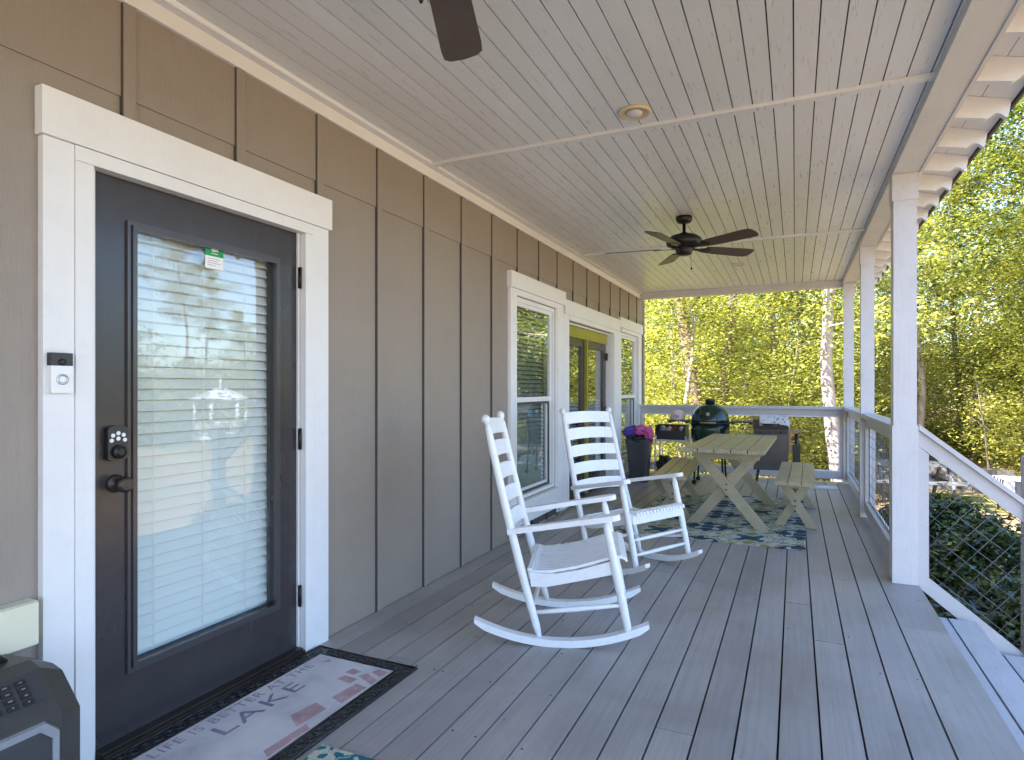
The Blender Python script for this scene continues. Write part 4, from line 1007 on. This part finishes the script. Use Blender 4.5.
for s in (-1, 1):
    mb = MB(); 
    for k in range(4): mb.box(min(s * 0.255, s * 0.53), max(s * 0.255, s * 0.53), -0.15 + k * 0.078, -0.15 + k * 0.078 + 0.068, 0.800, 0.816)
    mb.box(min(s * 0.27, s * 0.30), max(s * 0.27, s * 0.30), -0.15, 0.152, 0.780, 0.7995); mb.box(min(s * 0.48, s * 0.51), max(s * 0.48, s * 0.51), -0.15, 0.152, 0.780, 0.7995)
    mb.build('side_shelf', M['black'], t, 0.003)
cp = thing('cap', 'pale pink cap set on the left shelf of the green grill', 'cap', (KX - 0.43, KY - 0.03, 0.859))
mb = MB(); mb.lathe([(0.096, 0.001), (0.100, 0.03), (0.098, 0.07), (0.085, 0.105), (0.06, 0.13), (0.02, 0.142)], 28); mb.build('crown', M['capcloth'], cp)
mb = MB(); mb.prism([(-0.10, -0.02)] + [(0.10 * math.cos(R(180 + 18 * k)), -0.04 + 0.15 * math.sin(R(180 + 18 * k))) for k in range(11)] + [(0.10, -0.02)], 0.008, 'z', 0.0); mb.build('brim', M['tan'], cp, 0.002)
mb = MB(); mb.lathe([(0.005, 0.141), (0.009, 0.146), (0.004, 0.149)], 10); mb.prism([(-0.04, 0.035), (0.04, 0.035), (0.03, 0.075), (-0.03, 0.075)], 0.004, 'y', -0.104); mb.build('badge', M['grey'], cp, 0.001)

# gas grill
t = thing('gas_grill', 'grey metal grill on black legs right of the green grill', 'grill', (-0.29, 8.55, 0.001), R(4))
mb = MB(); mb.box(-0.20, 0.20, -0.19, 0.20, 0.27, 0.775); mb.build('cabinet', M['greymetal'], t, 0.008)
mb = MB(); mb.prism([(-0.19, 0.779), (-0.20, 0.83), (-0.15, 0.90), (0.0, 0.925), (0.15, 0.905), (0.20, 0.84), (0.20, 0.779)], 0.41, 'x', -0.205); lid = mb.build('lid', M['greymetal'], t, 0.01)
mb = MB(); mb.tube([(-0.10, -0.19, 0.835), (-0.10, -0.235, 0.845), (0.10, -0.235, 0.845), (0.10, -0.19, 0.835)], 0.011, 10); mb.build('handle', M['black'], lid)
mb = MB(); mb.box(-0.19, 0.19, -0.194, -0.1905, 0.72, 0.765); mb.build('control_strip', M['black'], t, 0.001)
for kx in (-0.12, 0, 0.12):
    mb = MB(); mb.lathe([(0.018, 0), (0.016, 0.02)], 16, Matrix.Translation((kx, -0.1945, 0.742)) @ Matrix.Rotation(R(90), 4, 'X')); mb.build('knob', M['blackmetal'], t)
for xx, yy in ((-0.17, -0.16), (0.17, -0.16), (-0.17, 0.17), (0.17, 0.17)):
    mb = MB(); mb.tube([(xx * 0.8, yy, 0.269), (xx * 1.05, yy, 0.0)], 0.011, 8); mb.build('leg', M['blackmetal'], t)
mb = MB(); mb.box(0.206, 0.36, -0.16, 0.16, 0.74, 0.765); mb.box(0.206, 0.235, -0.16, 0.16, 0.50, 0.7395); mb.build('side_shelf', M['tan'], t, 0.004)
mb = MB(); mb.tube([(0.30, -0.13, 0.50), (0.30, -0.13, 0.73)], 0.02, 10); mb.box(0.25, 0.34, -0.16, -0.15, 0.35, 0.6); mb.build('tool_rack', M['black'], t)
cl = thing('folded_cloth', 'white patterned cloth draped over the grey grill lid', 'cloth', (-0.26, 8.53, 0.925), R(4))
mb = MB(); NXc, NYc = 22, 18; vs = []
def lidz(y):
    pts = [(-0.30, -0.20), (-0.215, -0.11), (-0.15, -0.02), (0.0, 0.006), (0.15, -0.014), (0.20, -0.07)]
    for (a, za), (b, zb) in zip(pts, pts[1:]):
        if a <= y <= b: return za + (zb - za) * (y - a) / (b - a)
    return -0.1
for j in range(NYc + 1):
    row = []
    for i in range(NXc + 1):
        x = -0.16 + 0.36 * i / NXc; y = -0.21 + 0.36 * j / NYc
        z = lidz(y) + 0.008 + 0.006 * math.sin(x * 40 + y * 11) * math.cos(y * 30) + 0.004
        if x > 0.17: z -= (x - 0.17) * 2.2; 
        row.append(mb.bm.verts.new((min(x, 0.185 + 0.003 * j / NYc), y, z)))
    vs.append(row)
for j in range(NYc):
    for i in range(NXc): f = mb._face([vs[j][i], vs[j][i + 1], vs[j + 1][i + 1], vs[j + 1][i]]); f.smooth = True
ret = bmesh.ops.extrude_face_region(mb.bm, geom=list(mb.bm.faces))
for v in ret['geom']:
    if isinstance(v, bmesh.types.BMVert): v.co.z += 0.012
mb.build('cloth_sheet', M['cloth'], cl)
t = thing('loose_board', 'short pale board lying on the deck by the far corner post', 'board', (0.34, 8.98, 0.001), R(2))
mb = MB(); mb.box(-0.16, 0.16, -0.14, 0.14, 0.0, 0.012); mb.build('plate', M['rail'], t, 0.003)
mb = MB(); mb.box(-0.06, 0.05, -0.04, 0.03, 0.0125, 0.018); mb.build('patch', M['white'], t, 0.002)

# ------------------------------------------------------------------ leaves
def leaf_arrays(cen, size, rng, flat=0.6, asp=0.5):
    n = len(cen)
    nrm = rng.normal(size=(n, 3)); nrm[:, 2] = np.abs(nrm[:, 2]) + flat * 1.5; nrm /= np.linalg.norm(nrm, axis=1)[:, None]
    a = rng.normal(size=(n, 3)); a -= nrm * (a * nrm).sum(1)[:, None]; a /= np.linalg.norm(a, axis=1)[:, None]
    b = np.cross(nrm, a); s = size * rng.uniform(0.6, 1.35, n)
    A = a * (s / 2)[:, None]; B = b * (s * asp / 2)[:, None]
    V = np.empty((n, 4, 3)); V[:, 0] = cen + A; V[:, 1] = cen + B - A * 0.1; V[:, 2] = cen - A; V[:, 3] = cen - B - A * 0.1
    return V.reshape(-1, 3)
def leaf_mesh(name, V, mat):
    n = len(V) // 4; me = bpy.data.meshes.new(name); me.vertices.add(n * 4); me.loops.add(n * 4); me.polygons.add(n)
    me.vertices.foreach_set('co', V.astype(np.float32).ravel()); me.loops.foreach_set('vertex_index', np.arange(n * 4, dtype=np.int32))
    me.polygons.foreach_set('loop_start', np.arange(0, n * 4, 4, dtype=np.int32)); me.polygons.foreach_set('loop_total', np.full(n, 4, dtype=np.int32))
    me.update(calc_edges=True); me.materials.append(mat); return me
def spray(c, r, th, n, rng, tilt=0.25, droop=0.1):
    u = rng.uniform(0, 1, n) ** 0.6 * r; an = rng.uniform(0, 2 * math.pi, n)
    p = np.stack([u * np.cos(an), u * np.sin(an), rng.normal(size=n) * th - droop * (u / max(r, .01)) ** 2 * r], 1)
    tx, ty = rng.normal() * tilt, rng.normal() * tilt
    p[:, 2] += p[:, 0] * tx + p[:, 1] * ty
    return p + np.array(c)
def make_tree(seed, h, tr, crown0, cr, nleaf, lsize, leafm, barkm, lab, name='tree', limb=16, flat=0.6, lean=0.0, sub=5):
    rng = np.random.default_rng(seed); rd = random.Random(seed)
    t = thing(name, lab, 'tree')
    mb = MB(); n = 9; px = [(lean * h * (i / n) + 0.02 * h * math.sin(i * 0.9 + seed), 0.015 * h * math.cos(i * 0.7 + seed) - 0.015 * h * math.cos(seed), h * i / n) for i in range(n + 1)]
    px = [(p[0] - px[0][0], p[1], p[2]) for p in px]
    px.insert(0, (0, 0, -0.3))
    rads = [tr * 1.25] + [tr * (1 - 0.85 * (i / n) ** 0.9) * (1.15 if i == 0 else 1) for i in range(n + 1)]
    mb.tube(px, rads, 10)
    P_ = []
    per = nleaf // (limb * sub)
    for k in range(limb):
        u = crown0 + (1 - crown0) * (k + rd.random()) / limb; z = h * u
        i = min(n - 1, int(u * n)); f = u * n - i; a0, a1 = Vector(px[i + 1]), Vector(px[i + 2]); base = a0.lerp(a1, f)
        an = k * 2.4 + rd.uniform(-.5, .5); w = (u - crown0) / (1 - crown0); rad = cr * (0.45 + 1.0 * math.sin(math.pi * min(1, 0.15 + 0.85 * w) ** 0.8)) * rd.uniform(0.65, 1.15) * 0.72
        rise = rd.uniform(0.05, 0.5) * rad
        q = base + Vector((math.cos(an) * rad, math.sin(an) * rad, rise)); mid = base.lerp(q, 0.5) + Vector((0, 0, -0.06 * rad))
        mb.tube([base, mid, q], [tr * 0.22 * (1 - 0.6 * w), tr * 0.11 * (1 - .5 * w), 0.005], 6, cap=False)
        for s_ in range(sub):
            v = 0.12 + 0.88 * (s_ + rd.random()) / sub; c = (base.lerp(mid, v * 2) if v < .5 else mid.lerp(q, v * 2 - 1)) + Vector((rd.gauss(0, .16), rd.gauss(0, .16), rd.gauss(0, .10))) * rad
            P_.append(spray(c, rad * rd.uniform(.22, .42) + 0.15, 0.10 + rad * 0.03, per, rng))
    mb.build('trunk', barkm, t)
    V = leaf_arrays(np.concatenate(P_), lsize, rng, flat)
    o = bpy.data.objects.new('crown', leaf_mesh('crown', V, leafm)); COL.objects.link(o); o.parent = t
    return t
def polar(u, Y):
    """x for a pixel column u at depth-plane Y, used only to look up where a trunk stands"""
    return Y * math.tan(math.atan((u - 512) / 616) - math.atan2(283, 616))
def place(t, x, y, s=1.0, rz=0.0, lab=None, group=None):
    t.location = (x, y, gz(x, y)); t.scale = (s, s, s); t.rotation_euler = (0, 0, rz)
    if lab: t['label'] = lab
    if group: t['group'] = group
protoA = make_tree(11, 9.5, 0.11, 0.14, 2.6, 28000, 0.100, M['leafY'], M['bark'], 'x', 'deciduous_tree', 22)
protoB = make_tree(12, 12.5, 0.14, 0.18, 3.2, 34000, 0.112, M['leafG'], M['bark'], 'x', 'deciduous_tree', 24)
protoC = make_tree(13, 7.0, 0.07, 0.12, 2.2, 22000, 0.088, M['leafY'], M['palebark'], 'x', 'deciduous_tree', 18, flat=1.2)
pine = make_tree(14, 19.0, 0.19, 0.50, 2.6, 12000, 0.15, M['leafP'], M['redbark'], 'x', 'pine_tree', 20, flat=0.1)
pale = make_tree(15, 13.0, 0.15, 0.24, 2.6, 18000, 0.10, M['leafY'], M['palebark'], 'x', 'pale_trunk_tree', 18)
G_ = 'trees of the wood beyond the porch'
place(pale, polar(843.5, 13.4), 13.4, 0.95, 5.6, 'thick pale trunked tree just beyond the far corner of the porch')
place(pine, polar(701, 15.6), 15.6, 0.95, 0, 'red barked pine rising behind the green egg shaped grill')
p2 = copy_tree(pine); place(p2, polar(715, 18.5), 18.5, 0.9, 2.1, 'dark pine trunk just right of the red barked pine')
p3 = copy_tree(pale); place(p3, polar(914, 21.0), 21.0, 0.75, 2.2, 'slim pale trunk showing just right of the near post')
p4 = copy_tree(protoC); place(p4, polar(672, 17.0), 17.0, 0.9, 1.0, 'slender pale tree near the left end of the far opening')
p5 = copy_tree(protoC); place(p5, polar(682, 13.2), 13.2, 0.95, 3.0, 'small light barked tree behind the cart and rail')
place(protoA, polar(760, 19), 19, 1.0, 0, 'bushy yellow green tree in the middle of the far opening')
place(protoB, 6.6, 24.5, 1.0, 1.0, 'tall green tree right of the stair railing')
place(protoC, 4.9, 17.5, 0.9, 2.0, 'low spreading tree over the yard beyond the stair railing')
for i_, (x_, y_, s_) in enumerate(((6.0, 20.5, 1.1), (7.9, 22.5, 1.15), (9.4, 19.5, 1.0), (5.2, 26.0, 1.2), (11.5, 24.0, 1.15), (8.6, 28.0, 1.25))):
    c = copy_tree((protoB, protoA)[i_ % 2]); place(c, x_, y_, s_, i_ * 1.3, ('mid green leafy tree standing in the wood', 'yellow green leafy tree standing in the wood')[i_ % 2], ('mid green leafy tree standing in the woods', 'yellow green leafy tree standing in the woods')[i_ % 2])
rd = random.Random(5); spots = [(o.location.x, o.location.y) for o in (pale, pine, p2, p3, p4, p5, protoA, protoB, protoC)]
protos = [protoA, protoB, protoC, protoA, protoB, pine]
cnt = 0; tries = 0
while cnt < 44 and tries < 4000:
    tries += 1
    ph = R(rd.uniform(-17, 62)); r = rd.uniform(16, 44)
    if ph > R(36): r = rd.uniform(30, 62)
    x, y = r * math.sin(ph), r * math.cos(ph)
    if min((x - a) ** 2 + (y - b) ** 2 for a, b in spots) < 2.6 ** 2: continue
    if math.hypot(x - 27, y - 26.4) < 6 or (44 < math.degrees(math.atan2(x + 4.4, y)) < 56 and r < 44): continue
    if R(6.5) < ph < R(12.5) and r < 24: continue
    spots.append((x, y)); pr_ = protos[cnt % len(protos)]
    s = rd.uniform(0.8, 1.15) * (0.75 if ph > R(36) else 1)
    if r > 30: s *= 0.95
    kind_ = {protoA: 'yellow green leafy tree standing in the wood', protoB: 'mid green leafy tree standing in the wood', protoC: 'low spreading yellow green tree in the wood', pine: 'tall bare trunked pine standing in the wood'}[pr_]
    c = copy_tree(pr_); place(c, x, y, s, rd.uniform(0, 6.28), kind_, kind_ + 's'); cnt += 1

# understory: uncountable saplings and brush
def brush(name, lab, n_clump, rmin, rmax, pa, pb, per, lsize, zmax, mat, seed, rad=(0.4, 1.0), hole=None, gate=0.9):
    rng = np.random.default_rng(seed); P_ = []
    for _ in range(n_clump):
        ph = R(rng.uniform(pa, pb)); r = math.sqrt(rng.uniform(rmin ** 2, rmax ** 2)); x, y = r * math.sin(ph), r * math.cos(ph)
        if hole and hole(x, y): continue
        zm = zmax * (0.55 + 0.45 * math.sin(x * 0.9 + seed) * math.cos(y * 0.6))
        z = gz(x, y) + 0.15 + rng.uniform(0, 1) ** 1.3 * zm
        if math.sin(1.9 * x + 0.8 * y + seed) * math.sin(2.3 * z + 0.9 * x) + 0.6 * math.sin(1.3 * y - 1.7 * z) < -0.25 and rng.uniform() < gate: continue
        P_.append(spray((x, y, z), rng.uniform(*rad), 0.11, per, rng, 0.25))
    V = leaf_arrays(np.concatenate(P_), lsize, rng, 0.8)
    o = bpy.data.objects.new(name, leaf_mesh(name, V, mat)); COL.objects.link(o); tag(o, lab, 'brush', kind='stuff'); return o
def yard(x, y):
    ph = math.degrees(math.atan2(x, y)); r = math.hypot(x, y)
    return (4.6 < ph < 13.0 and r < 22.5) or (ph >= 13 and r < 17 and ph < 32) or math.hypot(x - 27, y - 26.4) < 6 or (44 < math.degrees(math.atan2(x + 4.4, y)) < 56 and r < 44) or (ph > 30 and r < 26)
brush('understory', 'sunlit yellow green undergrowth filling the wood edge', 3600, 14.3, 27, -17, 34, 85, 0.092, 5.4, M['leafY'], 3, hole=yard)
brush('shaded_understory', 'darker green brush deeper in the wood', 1100, 19, 36, -17, 44, 80, 0.15, 5.5, M['leafG'], 4, (0.5, 1.3), hole=yard)
brush('distant_woods', 'dense woods closing the view far behind', 1400, 34, 66, -22, 62, 60, 0.36, 9.0, M['leafG'], 5, (1.0, 2.6), gate=0.0)
# bare stems in the brush
mb = MB(); rd = random.Random(9)
for _ in range(90):
    ph = R(rd.uniform(-16, 30)); r = rd.uniform(14, 30); x, y = r * math.sin(ph), r * math.cos(ph)
    if yard(x, y): continue
    z = gz(x, y); L = rd.uniform(1.8, 5); dx, dy = rd.gauss(0, .18) * L, rd.gauss(0, .18) * L
    mb.tube([(x, y, z - .1), (x + dx * .4, y + dy * .4, z + L * .5), (x + dx, y + dy, z + L)], [0.026, 0.018, 0.006], 5, cap=False)
tag(mb.build('brush_stems', M['bark']), 'thin bare stems tangled through the undergrowth', 'brush', kind='stuff')

# dark evergreen shrubs by the stairs
def shrub(seed, rx, ry_, h, nl, lab, x, y):
    rng = np.random.default_rng(seed); rd = random.Random(seed); t = thing('evergreen_shrub', lab, 'shrub', (x, y, gz(x, y)), group='evergreen shrubs beside the stairs')
    P_ = []; mb = MB(); K = 110
    for k in range(K):
        th_ = rd.uniform(0, 2 * math.pi); el = math.asin(rd.uniform(-0.1, 1)); rr_ = rd.uniform(0.62, 1.0) ** 0.5 * (1 + 0.10 * math.sin(3 * th_ + seed) + 0.08 * math.sin(5 * el + seed))
        c = Vector((rx * rr_ * math.cos(th_) * math.cos(el), ry_ * rr_ * math.sin(th_) * math.cos(el), 0.30 * h + 0.70 * h * rr_ * math.sin(el)))
        n_ = nl // K; p = rng.normal(size=(n_, 3)) * np.array([0.075, 0.075, 0.055]) + np.array(c); P_.append(p)
        if k % 3 == 0: mb.tube([(0.1 * math.cos(th_), 0.1 * math.sin(th_), 0), Vector((c.x * .5, c.y * .5, c.z * .45)), c], [0.014, 0.009, 0.003], 5, cap=False)
    mb.build('stems', M['bark'], t)
    V = leaf_arrays(np.concatenate(P_), 0.075, rng, 0.5, 0.42)
    o = bpy.data.objects.new('foliage', leaf_mesh('foliage', V, M['leafD'])); COL.objects.link(o); o.parent = t
    return t
shrub(1, 0.70, 0.66, 0.80, 12000, 'dark evergreen shrub nearest the stair rail, low in the mesh', 1.80, 5.75)
shrub(2, 0.80, 0.74, 0.95, 13000, 'dark evergreen shrub in the middle behind the stair rail', 1.85, 7.35)
shrub(3, 0.66, 0.7, 0.95, 12000, 'farthest evergreen shrub, its rounded top against the yard', 1.52, 8.9)
shrub(4, 0.7, 0.6, 0.62, 10000, 'evergreen shrub at the foot of the stairs by the newel post', 2.75, 6.5)

# ------------------------------------------------------------------ far yard things
t = thing('yard_table', 'weathered grey picnic table out in the yard', 'table', (2.15, 15.0, gz(2.15, 15.0)), R(8))
mb = MB()
for k in range(5): mb.box(-0.9, 0.9, -0.38 + k * 0.155, -0.38 + k * 0.155 + 0.145, 0.72, 0.76)
mb.build('top', M['greywood'], t, 0.004)
for s in (-1, 1):
    mb = MB(); mb.box(-0.9, 0.9, s * 0.72 - 0.13, s * 0.72 + 0.13, 0.42, 0.46); mb.build('seat', M['greywood'], t, 0.004)
    for e in (-1, 1):
        mb = MB(); mb.beam((s * 0.62, e * 0.62, 0), (s * 0.62, e * 0.22, 0.719), 0.04, 0.09, (0, 1, 0)); mb.build('leg', M['greywood'], t)
    mb = MB(); mb.box(s * 0.62 - 0.02 + s * 0.042, s * 0.62 + 0.02 + s * 0.042, -0.8, 0.8, 0.33, 0.415); mb.build('crossbar', M['greywood'], t)
t = thing('stone_wall', 'low dark stone wall at the back of the yard', 'wall', (2.3, 16.6, gz(2.3, 16.6)), R(6))
mb = MB(); rd = random.Random(2)
for row in range(3):
    x = -1.7 + 0.1 * row
    while x < 1.7:
        w = rd.uniform(0.2, 0.4); mb.box(x, x + w - 0.015, -0.15 + rd.uniform(-.03, .03), 0.15, row * 0.19 - 0.05, row * 0.19 + 0.13); x += w
mb.build('stones', M['bark'], t, 0.02)
t = thing('fallen_log', 'brown fallen log lying on the leaf litter', 'log', (6.1, 27.0, gz(6.1, 27) + 0.25), R(20))
mb = MB(); mb.tube([(-1.6, 0, 0), (-0.5, 0.05, 0.02), (0.6, 0.0, 0.05), (1.7, 0.1, 0.0)], [0.30, 0.28, 0.26, 0.22], 12); mb.tube([(0.4, 0, 0.1), (1.0, -0.5, 0.65)], [0.09, 0.05], 8); mb.build('trunk', M['redbark'], t)
t = thing('spotted_table', 'low table under a white cloth with black spots beyond the stairs', 'table', (4.05, 14.1, gz(4.05, 14.1)))
mb = MB(); mb.box(-0.62, 0.62, -0.42, 0.42, 0.60, 0.66); mb.box(-0.63, 0.63, -0.435, -0.425, 0.38, 0.655); mb.box(-0.635, -0.625, -0.42, 0.42, 0.40, 0.655); mb.build('cloth_top', M['dots'], t, 0.004)
for xx in (-0.55, 0.55):
    for yy in (-0.36, 0.36):
        mb = MB(); mb.tube([(xx, yy, 0), (xx, yy, 0.6)], 0.02, 8); mb.build('leg', M['greymetal'], t)
# neighbour's cabin
t = thing('cabin', 'small red brown cabin with a blue grey metal roof among the trees', 'cabin', (10.9, 33.0, gz(10.9, 33)), R(-14))
mb = MB(); mb.box(-2.6, 2.6, -1.8, 1.8, -0.6, 2.2); mb.build('wall', M['redwood'], t, 0.01)
mb = MB(); mb.prism([(-2.2, 2.15), (0, 3.3), (2.2, 2.15), (2.2, 2.25), (0, 3.42), (-2.2, 2.25)], 6.0, 'x', -3.0)
for k in range(15): mb.prism([(-2.21, 2.26), (0, 3.43), (0, 3.46), (-2.21, 2.29)], 0.04, 'x', -2.95 + k * 0.42)
mb.build('roof', M['blueroof'], t)
for wx in (-1.3, 1.1):
    mb = MB(); mb.box(wx - 0.4, wx + 0.4, -1.83, -1.802, 0.9, 1.8); w_ = mb.build('window', M['trim'], t); mb = MB(); mb.box(wx - 0.33, wx + 0.33, -1.84, -1.831, 0.97, 1.73); mb.build('pane', M['room'], w_)
# gazebo seen only in the reflection of the door glass
gx, gy = 27.0, 26.4
t = thing('gazebo', 'white six sided gazebo with peaked roof by the lake', 'gazebo', (gx, gy, gz(gx, gy)))
zb = -gz(gx, gy)
eave = zb + 0.55
mb = MB(); mb.lathe([(1.55, 0.0), (1.55, 0.35)], 6); mb.build('floor', M['gazebo'], t)
mb = MB(); mb.lathe([(1.68, eave), (1.70, eave + 0.10), (0.75, eave + 0.55), (0.40, eave + 0.72), (0.10, eave + 0.78)], 6); mb.tube([(0, 0, eave + 0.7), (0, 0, eave + 1.35)], [0.09, 0.05], 8); mb.build('roof', M['gazebo'], t)
for k in range(6):
    a = R(60 * k); mb = MB(); mb.tube([(1.4 * math.cos(a), 1.4 * math.sin(a), 0.35), (1.4 * math.cos(a), 1.4 * math.sin(a), eave)], 0.12, 8); mb.build('post', M['gazebo'], t)
    b_ = R(60 * k + 60); mb = MB(); p, q = Vector((1.4 * math.cos(a), 1.4 * math.sin(a), 0)), Vector((1.4 * math.cos(b_), 1.4 * math.sin(b_), 0))
    for zz in (0.5, 1.15): mb.tube([p + Vector((0, 0, zz)), q + Vector((0, 0, zz))], 0.07, 6)
    for i in range(1, 8): mb.tube([p.lerp(q, i / 8) + Vector((0, 0, 0.5)), p.lerp(q, i / 8) + Vector((0, 0, 1.15))], 0.045, 5)
    mb.build('balustrade', M['gazebo'], t)

# ------------------------------------------------------------------ light
SUN_EL, SUN_AZ = R(48), math.atan2(-0.73, -0.68)      # azimuth from +Y toward +X of the direction to the sun
sd = Vector((math.sin(SUN_AZ) * math.cos(SUN_EL), math.cos(SUN_AZ) * math.cos(SUN_EL), math.sin(SUN_EL)))
sun = bpy.data.lights.new('sun', 'SUN'); sun.energy = 4.8; sun.angle = R(0.5); sun.color = (1.0, 0.94, 0.84)
so = bpy.data.objects.new('sun', sun); COL.objects.link(so); so.rotation_euler = sd.to_track_quat('Z', 'Y').to_euler()
w = bpy.data.worlds.new('World'); scn.world = w; w.use_nodes = True; nt = w.node_tree; nt.nodes.clear()
sky = nt.nodes.new('ShaderNodeTexSky'); sky.sky_type = 'NISHITA'; sky.sun_disc = False; sky.sun_elevation = SUN_EL; sky.sun_rotation = SUN_AZ % (2 * math.pi)
bg_ = nt.nodes.new('ShaderNodeBackground'); bg_.inputs[1].default_value = 0.14
ow = nt.nodes.new('ShaderNodeOutputWorld'); nt.links.new(sky.outputs[0], bg_.inputs[0]); nt.links.new(bg_.outputs[0], ow.inputs[0])

scn.view_settings.view_transform = 'Standard'; scn.view_settings.look = 'None'; scn.view_settings.exposure = 2.50; scn.view_settings.gamma = 1.0
scn.view_settings.use_white_balance = True; scn.view_settings.white_balance_temperature = 5700; scn.view_settings.white_balance_tint = 10
scn.render.engine = 'CYCLES'
scn.cycles.max_bounces = 10; scn.cycles.diffuse_bounces = 5; scn.cycles.glossy_bounces = 4; scn.cycles.transparent_max_bounces = 12
scn.cycles.transmission_bounces = 6
